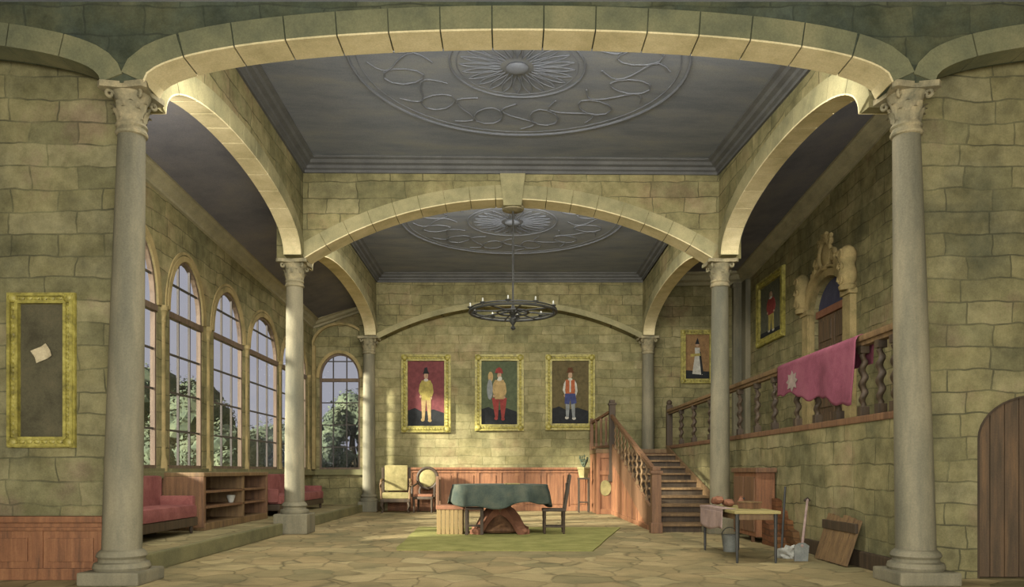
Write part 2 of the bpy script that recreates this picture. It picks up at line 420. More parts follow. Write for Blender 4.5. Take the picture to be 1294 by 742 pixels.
# right front wall with door opening
dc, dw = 5.88, .67
darc = [(p[0], p[1]) for p in arc_ell(dc-dw, dc+dw, 1.55, .5, 20, 1)]
out = [(FXR+.24, 0), (dc-dw, 0)]+darc+[(dc+dw, 0), (9, 0), (9, 6.0), (FXR+.24, 6.0)]
struct('wall_front_right', MB().poly(out, [], FX(8.8), 0, .3), 'stone_front', label='stone wall right of the front column')
struct('lintel_front', MB().box(-9, FXL-.3, 8.6, 8.8, 5.85, 6.05).box(FXR+.3, 9, 8.6, 8.8, 5.85, 6.05), 'stone_shaded', label='stone closing the blind arches')
# room in front: its side walls and ceiling
struct('wall_left', MB().box(-9, -8.8, -5, 8.7, 0, 6.3), 'stone_y', label='unseen left side wall nearest the viewer, added to block the sun')  # out of view, added to keep the sun out of the front room
struct('wall_right', MB().box(8.8, 9, -5, 8.7, 0, 6.3), 'stone_y', label='right side wall nearest the viewer')
struct('ceiling_front', MB().box(-9, 9, -5, 8.3, 6.12, 6.3), 'ceil', label='dark ceiling nearest the viewer')
# middle cross wall
arcM = arc_seg(-3.88, 3.86, 5.24, 1.12, 36)
struct('wall_middle', arch_wall(arcM, -4.4, 4.4, 5.22, 7.6, FX(15.0), .45), 'stone_x', label='stone cross wall with the middle arch')
trim(ring(arcM, 17, .25, FX(15.0), -.02, .47, .012), 'vouss', 'stone blocks of the middle arch')
trim(ring(arcM, 17, .02, FX(15.0), -.018, .468, .014, -.02), 'soffit_lit', 'pale painted-lit underside of the middle arch')
# back wall
struct('wall_back', MB().box(-4.4, 4.42, 23.75, 24.0, 0, 7.6), 'stone_pale', label='pale stone back wall hung with three portraits')
arcB = arc_seg(-3.86, 3.92, 5.08, .97, 36)
struct('wall_back_arch', arch_wall(arcB, -4.4, 4.42, 5.06, 7.6, FX(23.3), .45), 'stone_x', label='stone wall with the blind arch above the portraits')
trim(ring(arcB, 1, .16, FX(23.3), -.02, .0, 0), 'vouss', 'moulding of the blind arch on the back wall')
# nave side walls
def side_wall(name, xf, sgn, y0, y1, zs, rise, label):
    arc = arc_ell(y0+.2, y1-.2, zs, rise, 30, .9)
    f = lambda s, t, d: (xf+sgn*d, s, t)
    struct(name, arch_wall(arc, y0, y1, zs-.02, 7.6, f, .3), 'stone_y', label=label)
    trim(ring(arc, 11, .26, f, -.02, .31, .012), 'vouss', 'arch stones of the '+label)
    trim(ring(arc, 11, .02, f, -.018, .308, .014, -.02), 'soffit_lit', 'pale painted-lit underside of the '+label)
side_wall('wall_left_front_arcade', XN0, -1, 8.75, 15.0, 5.24, .78, 'arch between the front and middle left columns')
side_wall('wall_left_rear_arcade', XN0, -1, 15.45, 23.3, 5.16, .8, 'arch between the middle and back left columns')
side_wall('wall_right_front_arcade', XN1, 1, 8.75, 15.0, 5.24, .78, 'arch between the front and middle right columns')
side_wall('wall_right_rear_arcade', XN1-.04, 1, 15.45, 23.3, 5.16, .8, 'arch between the middle and back right columns')

# ceilings, bilinear between four corner heights
class Ceil:
    def __init__(s, x0, x1, y0, y1, zfl, zfr, zbl, zbr): s.a = (x0, x1, y0, y1); s.z = (zfl, zfr, zbl, zbr)
    def h(s, x, y):
        u = (x-s.a[0])/(s.a[1]-s.a[0]); v = (y-s.a[2])/(s.a[3]-s.a[2])
        return (s.z[0]*(1-u)+s.z[1]*u)*(1-v)+(s.z[2]*(1-u)+s.z[3]*u)*v
    def slab(s, name, mat, label, n=8):
        x0, x1, y0, y1 = s.a; mb = MB(); vs = []; fs = []
        for k in (0, .12):
            for i in range(n+1):
                for j in range(n+1):
                    x = x0+(x1-x0)*i/n; y = y0+(y1-y0)*j/n; vs.append((x, y, s.h(x, y)+k))
        q = (n+1)**2
        for i in range(n):
            for j in range(n):
                a = i*(n+1)+j; f = (a, a+n+1, a+n+2, a+1); fs.append(f); fs.append(tuple(q+t for t in reversed(f)))
        return struct(name, mb.add(vs, fs), mat, label=label)
    def cornice(s, prof, mat, label, sides=None):
        x0, x1, y0, y1 = s.a; mb = MB()
        cs = [(x0, y0, 1, 1), (x1, y0, -1, 1), (x1, y1, -1, -1), (x0, y1, 1, -1)]; N_ = 10; loop = []
        for q in range(4):
            a = cs[q]; b = cs[(q+1) % 4]
            for i in range(N_):
                f = i/N_; loop.append((a, b, f))
        vs = []; m = len(prof)
        for a, b, f in loop:
            for d, h in prof:
                pa = (a[0]+a[2]*d, a[1]+a[3]*d); pb = (b[0]+b[2]*d, b[1]+b[3]*d)
                x = pa[0]+(pb[0]-pa[0])*f; y = pa[1]+(pb[1]-pa[1])*f
                vs.append((x, y, s.h(x, y)-h))
        fs = []; K = len(loop)
        for i in range(K):
            if sides is not None and (i//N_) not in sides: continue
            j = (i+1) % K
            for k in range(m): k2 = (k+1) % m; fs.append((i*m+k, i*m+k2, j*m+k2, j*m+k))
        return trim(mb.add(vs, fs), mat, label)
CPROF = [(0, 0), (.26, 0), (.26, .03), (.2, .05), (.17, .1), (.1, .12), (.09, .17), (.04, .19), (.04, .24), (0, .24)]
c1 = Ceil(XN0, XN1, 8.75, 15.0, 7.25, 6.6, 7.08, 7.04); c1.slab('ceiling', 'ceil', 'dark blue grey ceiling of the front bay')
c1.cornice(CPROF, 'cornice', 'moulded cornice around the front bay ceiling')
c2 = Ceil(XN0, XN1, 15.45, 23.3, 7.05, 7.05, 6.98, 6.98); c2.slab('ceiling_rear', 'ceil', 'dark blue grey ceiling of the rear bay')
c2.cornice(CPROF, 'cornice', 'moulded cornice around the rear bay ceiling')
c3 = Ceil(-5.9, -4.12, 8.9, 23.5, 6.22, 6.3, 5.6, 6.15); c3.slab('ceiling_left_aisle', 'aisle_ceil', 'dark ceiling of the window aisle')
AP = [(0, -.05), (.22, -.05), (.22, .04), (.16, .06), (.13, .13), (.05, .16), (.05, .22), (0, .22)]
c3b = Ceil(-5.83, -4.32, 8.95, 23.5, 6.22, 6.3, 5.62, 6.15)
c3b.cornice(AP, 'cornice_pale', 'stone cornice above the tall windows', sides=(2, 3))
c4 = Ceil(4.2, 7.05, 8.8, 23.5, 7.2, 8.3, 7.0, 7.05); c4.slab('ceiling_gallery', 'aisle_ceil', 'dark ceiling above the gallery')
GP = [(0, -.05), (.32, -.05), (.32, .05), (.25, .08), (.2, .2), (.08, .24), (.06, .32), (0, .32)]
Ceil(4.4, 7.0, 8.8, 23.5, 7.2, 8.3, 7.0, 7.03).cornice(GP, 'cornice_pale', 'stone cornice above the gallery', sides=(1, 2))

# ceiling medallions in low relief
def medallion(c, cx, cy, R, label):
    mb = MB()
    def P(r, a, dz): 
        x = cx+r*math.cos(a); y = cy+r*math.sin(a); return (x, y, c.h(x, y)-dz)
    for rr, w in ((R, .05), (R*.95, .02), (R*.4, .035), (R*.36, .015)):
        mb.tube([P(rr, 2*PI*k/72, .0) for k in range(72)], w*.5, 6, closed=True)
    for k in range(24):
        a = 2*PI*k/24; t = PI/24
        pts = [P(R*.1, a, .01)]+[P(R*(.1+.24*j/6), a+t*.8*math.sin(PI*j/6), .012) for j in range(1, 6)]+[P(R*.34, a, .01)]+[P(R*(.1+.24*j/6), a-t*.8*math.sin(PI*j/6), .012) for j in range(5, 0, -1)]
        mb.tube(pts, .009, 4, closed=True)
    for k in range(12):
        a = 2*PI*k/12
        mb.tube([P(R*(.5+.16*math.cos(j*.7+0)*0+.012*j*3), a+.16*math.sin(j*.55), .005) for j in range(12)], .012, 5)
        b = a+PI/12
        mb.tube([P(R*.72+R*.13*math.cos(q*PI/5), b+.13*math.sin(q*PI/5), .005) for q in range(10)], .012, 5, closed=True)
    mb.sphere(P(0, 0, .03), R*.07, 2, (1, 1, .3))
    return trim(mb, 'ceil_relief', label, True)
medallion(c1, .12, 11.3, 2.42, 'large round plaster medallion on the front bay ceiling')
medallion(c2, .08, 18.5, 2.6, 'large round plaster medallion on the rear bay ceiling')

# ---------------- window aisle
WX = -5.83
wins = []   # (y0,y1,ztop) from the picture columns
for p0, p1, zt in ((150, 199, 5.0), (213, 256, 4.96), (269, 307, 4.9), (315, 351, 4.84), (356, 387, 4.8)):
    wins.append((-WX*1000/(643-p0), -WX*1000/(643-p1), zt))
wins = [(y0+.02, y1-.02, zt) for y0, y1, zt in wins]
ZS = 1.24
def win_loop(a, b, zt, ins=0, n=16):
    a += ins; b -= ins; zt -= ins; r = zt-3.95
    return [(a, ZS+ins), ]+arc_ell(a, b, 3.95, r, n)+[(b, ZS+ins)]
holes = [win_loop(*w) for w in wins]
fw = lambda s, t, d: (WX-d, s, t)
struct('wall_window', MB().poly([(8.9, 0), (23.9, 0), (23.9, 6.6), (8.9, 6.6)], holes, fw, 0, .1), 'stone_y', label='stone wall with the row of tall arched windows')
fe = FX(23.5)
EW = (-5.62, -4.42, 4.68)
struct('wall_aisle_end', MB().poly([(-6.2, 0), (-4.1, 0), (-4.1, 6.6), (-6.2, 6.6)], [win_loop(*EW)], fe, 0, .1), 'stone_x', label='stone end wall of the window aisle')
def window(n, w, fn, label):
    y0, y1, zt = w
    root = sempty('window_%d' % n, label)
    o = win_loop(y0, y1, zt); i = win_loop(y0, y1, zt, .055)
    MB().poly(o, [i], fn, .01, .09).build('window_frame', 'wood_win', root)
    mb = MB(); W = y1-y0; b = .016
    def topz(s):
        h = W/2-.055; u = (s-(y0+y1)/2)/h; return 3.95+(zt-.055-3.95)*math.sqrt(max(0, 1-u*u))
    for k in (1, 2):
        s = y0+W*k/3; mb.poly([(s-b, ZS), (s+b, ZS), (s+b, topz(s)+.01), (s-b, topz(s)+.01)], [], fn, .03, .07)
    zr = [1.9, 2.56, 3.22, 4.45]
    for z in zr:
        a, c = y0, y1
        if z > 3.95:
            h = (W/2)*math.sqrt(max(0, 1-((z-3.95)/(zt-3.95))**2)); m_ = (y0+y1)/2; a, c = m_-h, m_+h
        mb.poly([(a, z-b), (c, z-b), (c, z+b), (a, z+b)], [], fn, .032, .068)
    mb.build('glazing_bars', 'wood_bar', root)
    MB().poly([(y0, 3.84), (y1, 3.84), (y1, 3.94), (y0, 3.94)], [], fn, -.02, .09).build('transom', 'wood_win', root)
    MB().poly(win_loop(y0, y1, zt, .02), [], fn, .048, .052).build('pane', 'glass', root)
    MB().poly([(y0-.1, ZS-.1), (y1+.1, ZS-.1), (y1+.1, ZS), (y0-.1, ZS)], [], fn, -.09, .08).build('window_sill', 'kerb', root)
names = ['tall arched window nearest the front, half behind the column', 'second tall arched window from the front', 'third tall arched window from the front',
         'fourth tall arched window, just left of the middle column', 'narrow arched window just right of the middle column']
for i, w in enumerate(wins): window(i+1, w, fw, names[i])
window(6, EW, fe, 'arched window in the end wall of the aisle')
# archivolts, colonnettes and string course
mb = MB()
for a, b, zt in wins:
    arc = arc_ell(a, b, 3.95, zt-3.95, 20)
    mb2 = ring(arc, 1, .1, fw, -.03, .0, 0, .0); mb.add(mb2.v, mb2.f)
    mb2 = ring(arc, 1, .05, fw, -.02, .0, 0, .12); mb.add(mb2.v, mb2.f)
arc = arc_ell(EW[0], EW[1], 3.95, EW[2]-3.95, 20); mb2 = ring(arc, 1, .09, fe, -.07, 0, 0, 0); mb.add(mb2.v, mb2.f)
trim(mb, 'winstone', 'raised stone mouldings over the tall windows')
cps = [(wins[i][1]+wins[i+1][0])/2 for i in range(4)]+[wins[4][1]+.25]
for cy in cps:
    mb = MB()
    mb.lathe([(.09, ZS-.05), (.09, ZS+.12), (.075, ZS+.16), (.06, ZS+.22), (.055, 3.7), (.07, 3.72), (.055, 3.76), (.08, 3.88), (.1, 3.9), (.1, 3.98)], WX-.02, cy, 12)
    trim(mb, 'winstone', 'slim stone colonnette between tall windows', True)
mb = MB().bbox(WX, WX+.1, 8.95, 23.45, ZS-.17, ZS-.05, .02); mb.bbox(-5.8, -4.2, 23.4, 23.5, ZS-.17, ZS-.05, .02)
trim(mb, 'kerb', 'stone string course beneath the window sills')
# vault rib in the end wall
arc = arc_ell(-5.78, -4.2, 4.9, .62, 20)
trim(ring(arc, 1, .07, fe, -.1, 0, 0, 0).bbox(-5.82, -5.72, 23.36, 23.5, ZS, 4.9, .02), 'winstone', 'thin rib arch on the end wall of the window aisle')

# ---------------- gallery
GX = 4.42; GZ = 1.8
struct('wall_gallery_front', MB().box(GX, GX+.25, 8.95, 23.5, 0, GZ), 'stone_y', label='solid stone wall that carries the gallery')
struct('floor_gallery', MB().box(GX+.25, 7.1, 8.95, 23.5, GZ-.2, GZ), 'floor_aisle', label='stone floor of the raised gallery')
# outer wall with portal opening
PY0, PY1, PZS, PZT = 16.3, 18.15, 4.75, 5.42
fg = lambda s, t, d: (7.0+d, s, t)
ploop = [(PY0, GZ)]+arc_ell(PY0, PY1, PZS, PZT-PZS, 18)+[(PY1, GZ)]
struct('wall_gallery', MB().poly([(8.9, 0), (23.9, 0), (23.9, 8.6), (8.9, 8.6)], [ploop], fg, 0, .16), 'stone_y', label='stone outer wall of the gallery')
struct('wall_gallery_end', MB().box(4.3, 7.2, 23.5, 23.8, 0, 8.6), 'stone_x', label='stone end wall of the gallery')
mb = MB().bbox(6.62, 7.0, 23.3, 23.5, GZ, 6.75, .02); mb.bbox(6.58, 7.0, 23.27, 23.5, 6.6, 6.72, .02); mb.bbox(6.85, 7.0, 22.9, 23.3, GZ, 6.75, .02)
trim(mb, 'column', 'square pilaster in the back corner of the gallery')

# portal in the gallery
root = sempty('door_1', 'carved stone doorway with dark wooden doors on the gallery')
mb = MB()
ar = arc_ell(PY0, PY1, PZS, PZT-PZS, 24)
for off, w, d in ((0, .16, -.1), (.18, .06, -.16), (.26, .12, -.07)):
    r_ = ring(ar, 1, w, fg, d, 0, 0, off); mb.add(r_.v, r_.f)
for y in (PY0-.2, PY1+.2):
    mb.bbox(6.86, 7.0, y-.18, y+.18, GZ, PZS+.05, .02); mb.bbox(6.82, 7.0, y-.22, y+.22, PZS+.02, PZS+.14, .02); mb.bbox(6.8, 7.0, y-.22, y+.22, GZ, GZ+.3, .03)
for k, ya in enumerate((PY0, PY1)):
    mb.bbox(6.88, 7.0, ya-.04, ya+.04, GZ, PZS, .02)
mb.build('door_surround', 'winstone', root)
mb = MB()   # crest and scrolls
yc = (PY0+PY1)/2
mb.sphere((6.92, yc, 5.9), .24, 3, (.35, 1, 1.15)); mb.torus((6.88, yc, 5.9), .29, .05, 28, 8, 'x')
for s in (-1, 1):
    for (yy, zz, r, a0) in ((.42, 5.78, .15, 0), (.28, 6.15, .11, 1), (.66, 5.58, .12, 2), (.1, 6.25, .09, 1.5)):
        pts = [(6.88, yc+s*(yy+(r*(1-j/16))*math.cos(a0+j*.55)), zz+(r*(1-j/16))*math.sin(a0+j*.55)) for j in range(14)]
        mb.tube(pts, .05, 6)
    mb.tube([(6.9, yc+s*(1.05-.1*j), 5.2+.1*j+.05*math.sin(j)) for j in range(8)], .07, 6)
mb.build('crest', 'winstone', root, True)
for s in (-1, 1):
    mb = MB(); y = yc+s*1.22
    mb.lathe([(.16, 4.85), (.18, 4.93), (.14, 4.98), (.18, 5.08), (.19, 5.2), (.15, 5.32), (.14, 5.38), (.17, 5.46), (.18, 5.58), (.13, 5.7), (.05, 5.76)] , 6.85, y, 14)
    for q in range(3):
        zc = 5.05+.26*q
        mb.tube([(6.7, y+(.13*(1-j/18))*math.cos(j*.6), zc+(.11*(1-j/18))*math.sin(j*.6)) for j in range(14)], .03, 6)
    mb.build('finial', 'winstone', root, True)
MB().poly([(PY0, 4.74)]+arc_ell(PY0, PY1, PZS, PZT-PZS, 18)+[(PY1, 4.74)], [], fg, .1, .14).build('tympanum', 'deep_blue', root)
MB().bbox(7.03, 7.14, PY0+.01, PY1-.01, 4.66, 4.82, .02).build('lintel', 'clay', root)
for k in range(2):
    a = PY0+k*(PY1-PY0)/2+.02; b = a+(PY1-PY0)/2-.04
    mb = MB().bbox(7.09, 7.14, a, b, GZ, 4.66, .01)
    for z0, z1 in ((GZ+.15, 2.5), (2.62, 3.3), (3.42, 4.0), (4.1, 4.56)):
        mb.bbox(7.06, 7.1, a+.12, b-.12, z0, z1, .015)
    lf = mb.build('door_leaf', 'wood_door', root)
    MB().sphere((7.07, b-.06 if k == 0 else a+.06, 2.85), .035, 2).build('door_knob', 'iron', lf, True)

# round-headed plank door at the far right
root = sempty('door_2', 'round-topped plank door at the far right edge')
mb = MB(); npl = 8
for k in range(npl):
    a = dc-dw+.02+2*(dw-.02)*k/npl+.005; b = dc-dw+.02+2*(dw-.02)*(k+1)/npl-.005
    def tz(s): return 1.55+.49*math.sqrt(max(0, 1-((s-dc)/dw)**2))
    mb.poly([(a, .01), (b, .01), (b, tz(b)), ((a+b)/2, tz((a+b)/2)), (a, tz(a))], [], FX(8.87), 0, .06)
lf = mb.build('door_leaf', 'wood_door', root)
MB().torus((dc+.42, 8.84, 1.0), .06, .012, 20, 6, 'y').build('ring_handle', 'iron', lf, True)
MB().poly([(dc-dw, 0), (dc-dw+.0, 0)]+darc+[(dc+dw, 0)]+[(dc+dw-.03, 0)]+[(dc+(p[0]-dc)*.955, p[1]-.02) for p in darc[::-1]]+[(dc-dw+.03, 0)], [], FX(8.81), 0, .1).build('door_frame', 'wood_dark', root)

# wainscots
def wainscot(x0, x1, yf, ztop, n, mat, label, th=.08):
    mb = MB().bbox(x0, x1, yf, yf+th, 0.0, ztop, .005)
    mb.bbox(x0, x1, yf-.05, yf+th, ztop-.07, ztop, .015); mb.bbox(x0, x1, yf-.03, yf+.02, ztop-.16, ztop-.12, .01)
    mb.bbox(x0, x1, yf-.035, yf+.02, 0.0, .13, .01)
    w = (x1-x0)/n
    for k in range(n+1):
        xx = x0+w*k; mb.bbox(max(x0, xx-.06), min(x1, xx+.06), yf-.02, yf+.01, .13, ztop-.16, .006)
    for k in range(n):
        a = x0+w*k+.11; b = x0+w*(k+1)-.11
        mb.bbox(a, b, yf-.018, yf+.01, .2, ztop-.24, .012)
    return trim(mb, mat, label)
wainscot(-3.62, 2.4, 23.66, 1.3, 9, 'wood_wains', 'reddish panelled wainscot under the three portraits')
wainscot(-8.8, -4.45, 8.7, .7, 6, 'wood_wains', 'reddish panelled wainscot at the lower left')

# ------------------------------------------------------------------ columns
def column(label, x, y, ztop, rt, rb, plh, lean, pw=.32, caph=.38, group='stone columns of the hall'):
    t = thing('stone_column', label, 'column', (x, y, 0), 0, group)
    MB().bbox(-pw, pw, -pw, pw, 0, plh, .025).build('plinth', 'column', t)
    mb = MB().lathe([(rb*1.38, plh), (rb*1.45, plh+.03), (rb*1.38, plh+.075), (rb*1.18, plh+.09), (rb*1.16, plh+.12), (rb*1.28, plh+.15), (rb*1.2, plh+.19), (rb*1.02, plh+.22)], 0, 0, 28)
    mb.build('base_moulding', 'column', t, True)
    z0 = plh+.22; z1 = ztop-caph-.1
    prof = [(rb+(rt-rb)*(i/14)**1.3, z0+(z1-z0)*i/14) for i in range(15)]
    mb = MB(); mb.lathe(prof, 0, 0, 28)
    mb.v = [(vx+lean*(vz-z0)/(z1-z0), vy, vz) for vx, vy, vz in mb.v]
    mb.build('shaft', 'column', t, True)
    mb = MB().lathe([(rt, z1-.03), (rt*1.15, z1-.02), (rt*1.2, z1+.0), (rt*1.1, z1+.03), (rt*1.05, z1+.05), (rt*1.18, z1+.07), (rt*1.1, z1+.1)], lean, 0, 24)
    mb.build('neck_ring', 'capital', t, True)
    c0 = z1+.1; c1_ = ztop-.07; mb = MB(); H = c1_-c0
    mb.lathe([(rt*1.02, c0), (rt*1.0, c0+H*.4), (rt*1.15, c0+H*.75), (rt*1.5, c1_)], lean, 0, 20)
    for row, (za, hh, n, ph) in enumerate(((0, .5, 8, 0), (.12, .62, 8, PI/8))):
        for k in range(n):
            a = 2*PI*k/n+ph; ca, sa = math.cos(a), math.sin(a); vs = []
            for j in range(7):
                f = j/6; r = rt*1.08+rt*.45*f**2.2+.005; z = c0+H*(za+hh*f)-(rt*.28*max(0, f-.75)*4*(f-.75)*4 if f > .75 else 0)
                w = rt*.34*math.sin(PI*(.18+.72*f))
                for s_ in (-1, 0, 1):
                    rr = r-(.012 if s_ else 0)
                    vs.append((lean+rr*ca-s_*w*sa, rr*sa+s_*w*ca, z))
            fs = []
            for j in range(6):
                for q in range(2): b = j*3+q; fs.append((b, b+1, b+4, b+3))
            n0 = len(vs); vs2 = [(vx-.015*ca, vy-.015*sa, vz) for vx, vy, vz in vs]
            mb.add(vs+vs2, fs+[tuple(n0+i for i in reversed(f)) for f in fs])
    for k in range(4):
        a = PI/4+PI/2*k; ca, sa = math.cos(a), math.sin(a); pts = []
        for j in range(15):
            r = rt*.34*(1-j/20); tt = PI*.9-j*.5
            pts.append((lean+(rt*1.62+r*math.cos(tt))*ca, (rt*1.62+r*math.cos(tt))*sa, c1_-rt*.34+r*math.sin(tt)))
        mb.tube(pts, rt*.13, 6)
    mb.build('capital', 'capital', t, True)
    mb = MB(); pts = []; A = rt*1.95
    for k in range(4):
        a = PI/4+PI/2*k; x0_, y0_ = A*1.25*math.cos(a), A*1.25*math.sin(a)
        pts += [(x0_+.03*math.sin(a), y0_-.03*math.cos(a)), (x0_-.03*math.sin(a), y0_+.03*math.cos(a))]
        am = a+PI/4; pts += [(A*.8*math.cos(am)*1.0, A*.8*math.sin(am)*1.0)]
    mb.poly(pts, [], lambda s, t_, d: (lean+s, t_, ztop+d), -.075, -.01)
    mb.v = [(vx, vy, vz) for vx, vy, vz in mb.v]
    mb.build('abacus', 'capital', t)
    return t
column('tall round stone column at the front left, nearest the blank gilt picture', -4.165, 8.52, 5.3, .138, .2, .14, .105)
column('tall round stone column at the front right, nearest the plank door', 4.38, 8.52, 5.3, .138, .2, .14, -.1)
column('middle left stone column standing on a square plinth at the aisle kerb', -4.12, 15.22, 5.23, .155, .19, .38, 0, .32)
column('middle right stone column in front of the gallery balustrade', 4.06, 15.22, 5.23, .155, .19, .3, 0, .3)
column('back left stone column beside the back wall and end window', -4.1, 23.2, 5.12, .165, .19, .3, 0, .28)
column('back right stone column rising behind the staircase', 4.08, 23.2, 5.12, .165, .19, .3, 0, .28)

# ------------------------------------------------------------------ chandelier
t = thing('chandelier', 'black iron ring chandelier on a long rod from the middle arch', 'chandelier', (.08, 15.2, 4.24))
mb = MB().torus((0, 0, 0), .83, .028, 56, 8); mb.torus((0, 0, .05), .83, .016, 56, 6); mb.torus((0, 0, 0), .3, .02, 30, 6)
mb.build('ring', 'iron', t, True)
mb = MB()
for k in range(4):
    a = PI/4*(k)+.2; mb.tube([(-.83*math.cos(a), -.83*math.sin(a), 0), (0, 0, .02), (.83*math.cos(a), .83*math.sin(a), 0)], .016, 6)
mb.build('spokes', 'iron', t, True)
MB().lathe([(.02, -.34), (.05, -.3), (.02, -.25), (.06, -.18), (.07, -.12), (.03, -.06), (.09, .0), (.06, .06), (.03, .12), (.018, .16), (.018, 2.05), (.05, 2.08), (.06, 2.1)], 0, 0, 14).build('hanging_rod', 'iron', t, True)
for k in range(10):
    a = 2*PI*k/10+.2; x, y = .83*math.cos(a), .83*math.sin(a)
    cu = MB().lathe([(.015, .0), (.02, .04), (.05, .06), (.055, .075), (.02, .08)], x, y, 10).build('candle_cup', 'iron', t, True)
    MB().lathe([(.016, .07), (.016, .14), (.004, .155)], x, y, 8).build('candle', 'white', cu, True)
mb = MB().lathe([(.1, 0), (.2, .02), (.22, .08), (.17, .14), (.2, .17)], .08, 15.2, 20); mb.v = [(a, b, c+6.18) for a, b, c in mb.v]
trim(mb, 'capital', 'round carved boss at the crown of the middle arch', True)
mb = MB().poly([(-.17, 6.22), (.17, 6.22), (.24, 6.82), (-.24, 6.82)], [], lambda s, t_, d: (s+.07, 14.95+d, t_), 0, .1)
trim(mb, 'vouss', 'keystone of the middle arch')

# ------------------------------------------------------------------ pictures
def fig(root, w, h, spec):
    """painted figure: thin painted layers on the canvas"""
    mats = []; mb = MB()
    for i, (m, pts) in enumerate(spec):
        if m not in mats: mats.append(m)
        mb.cur = mats.index(m)
        mb.poly([(x*w, z*h) for x, z in pts], [], lambda s, t_, d: (s, d, t_), -.012-.0012*i, -.004)
    return mb.build('painted_figure', mats, root)
def ell(cx, cz, rx, rz, n=14): return [(cx+rx*math.cos(2*PI*k/n), cz+rz*math.sin(2*PI*k/n)) for k in range(n)]
def picture(label, loc, rz, W, H, fwid, bgm, spec=None, ground=True):
    t = thing('framed_portrait' if spec else 'framed_picture', label, 'picture', loc, rz, 'gilt framed portraits' if spec else None)
    o = [(-W/2, -H/2), (W/2, -H/2), (W/2, H/2), (-W/2, H/2)]
    def ins(k): return [(x-math.copysign(k, x), z-math.copysign(k, z)) for x, z in o]
    f = lambda s, t_, d: (s, -d, t_)
    mb = MB(); mb.poly(o, [ins(fwid)], f, 0, .05); mb.poly(ins(.01), [ins(fwid*.35)], f, .05, .085); mb.poly(ins(fwid*.72), [ins(fwid)], f, .05, .07)
    n = max(4, int(H/.11)); 
    for k in range(n):
        z = -H/2+fwid+(H-2*fwid)*(k+.5)/n
        for s in (-1, 1): mb.sphere((s*(W/2-fwid*.55), -.055, z), fwid*.24, 1, (1, .8, 1.3))
    n = max(3, int(W/.11))
    for k in range(n):
        x = -W/2+fwid+(W-2*fwid)*(k+.5)/n
        for s in (-1, 1): mb.sphere((x, -.055, s*(H/2-fwid*.55)), fwid*.24, 1, (1.3, .8, 1))
    for sx in (-1, 1):
        for sz in (-1, 1): mb.sphere((sx*(W/2-fwid*.5), -.06, sz*(H/2-fwid*.5)), fwid*.5, 2, (1, .6, 1))
    mb.build('gilt_frame', 'gold', t, True)
    cw, ch = W-2*fwid+.02, H-2*fwid+.02
    MB().poly([(-cw/2, -ch/2), (cw/2, -ch/2), (cw/2, ch/2), (-cw/2, ch/2)], [], f, -.001, .006).build('canvas', bgm, t)
    if spec: fig(t, cw, ch, spec)
    return t
GR = ('pt_dark', [(-.5, -.5), (.5, -.5), (.5, -.3), (.2, -.24), (-.1, -.28), (-.3, -.22), (-.5, -.26)])
def person(hat, coat, sleeve, legs, boots, collar='pt_white', wide=1.0, arm=.1):
    s = [GR, (boots, ell(-.09, -.4, .05, .025)), (boots, ell(.1, -.41, .05, .025)),
         (legs, [(-.13*wide, -.08), (.0, -.08), (-.04, -.39), (-.11, -.39)]), (legs, [(0, -.08), (.13*wide, -.08), (.13, -.4), (.06, -.4)]),
         (sleeve, [(-.12, .19), (-.17, .14), (-.2, .03), (-.15, -.03), (-.12, -.02), (-.14, .04), (-.1, .12)]),
         (sleeve, [(.12, .19), (.17, .14), (.2, .02), (.16, -.05), (.12, -.04), (.14, .04), (.1, .12)]),
         (coat, [(-.12, .2), (.12, .2), (.13, .05), (.12, -.1), (-.12, -.1), (-.13, .05)]),
         ('pt_skin', ell(-.15, -.05, .025, .02)), ('pt_skin', ell(.14, -.07, .025, .02)),
         ('pt_skin', ell(0, .27, .055, .055)), (collar, ell(0, .205, .06, .022))]
    if hat: s += hat
    return s
YB = 23.75
hat1 = [('pt_dark', [(-.09, .3), (.09, .3), (.05, .34), (.03, .4), (-.04, .39), (-.06, .33)])]
sp1 = person(hat1, 'pt_yellow', 'pt_yellow', 'pt_buff', 'pt_buff')
def pc(px0, px1, py0, py1, Y): return ((px0+px1)/2-643)*Y/1000, 1.2+(595-(py0+py1)/2)*Y/1000, (px1-px0)*Y/1000, (py1-py0)*Y/1000
x, z, w, h = pc(507, 570, 448, 547, YB)
picture('gilt framed portrait of a standing person in yellow on a crimson ground', (x, YB, z), 0, w, h, .2, 'bg_red', sp1)
hat2 = [('pt_red', [(-.12, .31), (.1, .3), (.08, .36), (0, .4), (-.09, .37)]), ('pt_white', ell(.02, .22, .055, .035)), ('pt_buff', ell(-.24, .25, .07, .08)), ('pt_grey', ell(-.26, .05, .08, .16))]
sp2 = person(hat2, 'pt_buff', 'pt_buff', 'pt_red', 'pt_red', wide=1.6)
x, z, w, h = pc(600, 662, 448, 545, YB)
picture('gilt framed portrait of a person in buff coat and red breeches', (x, YB, z), 0, w, h, .2, 'bg_green', sp2)
hat3 = [('pt_brown', [(-.11, .31), (.11, .31), (.07, .34), (.06, .39), (-.06, .39), (-.07, .34)]), ('pt_blue', [(-.14, -.02), (.14, -.02), (.17, -.17), (.03, -.19), (0, -.1), (-.03, -.19), (-.15, -.18)]), ('pt_white', [(-.02, .19), (.02, .19), (.02, 0), (-.02, 0)])]
sp3 = person(hat3, 'pt_orange', 'pt_white', 'pt_grey', 'pt_white')
x, z, w, h = pc(689, 752, 448, 544, YB)
picture('gilt framed portrait of a person in orange waistcoat and blue breeches', (x, YB, z), 0, w, h, .2, 'bg_brown', sp3)
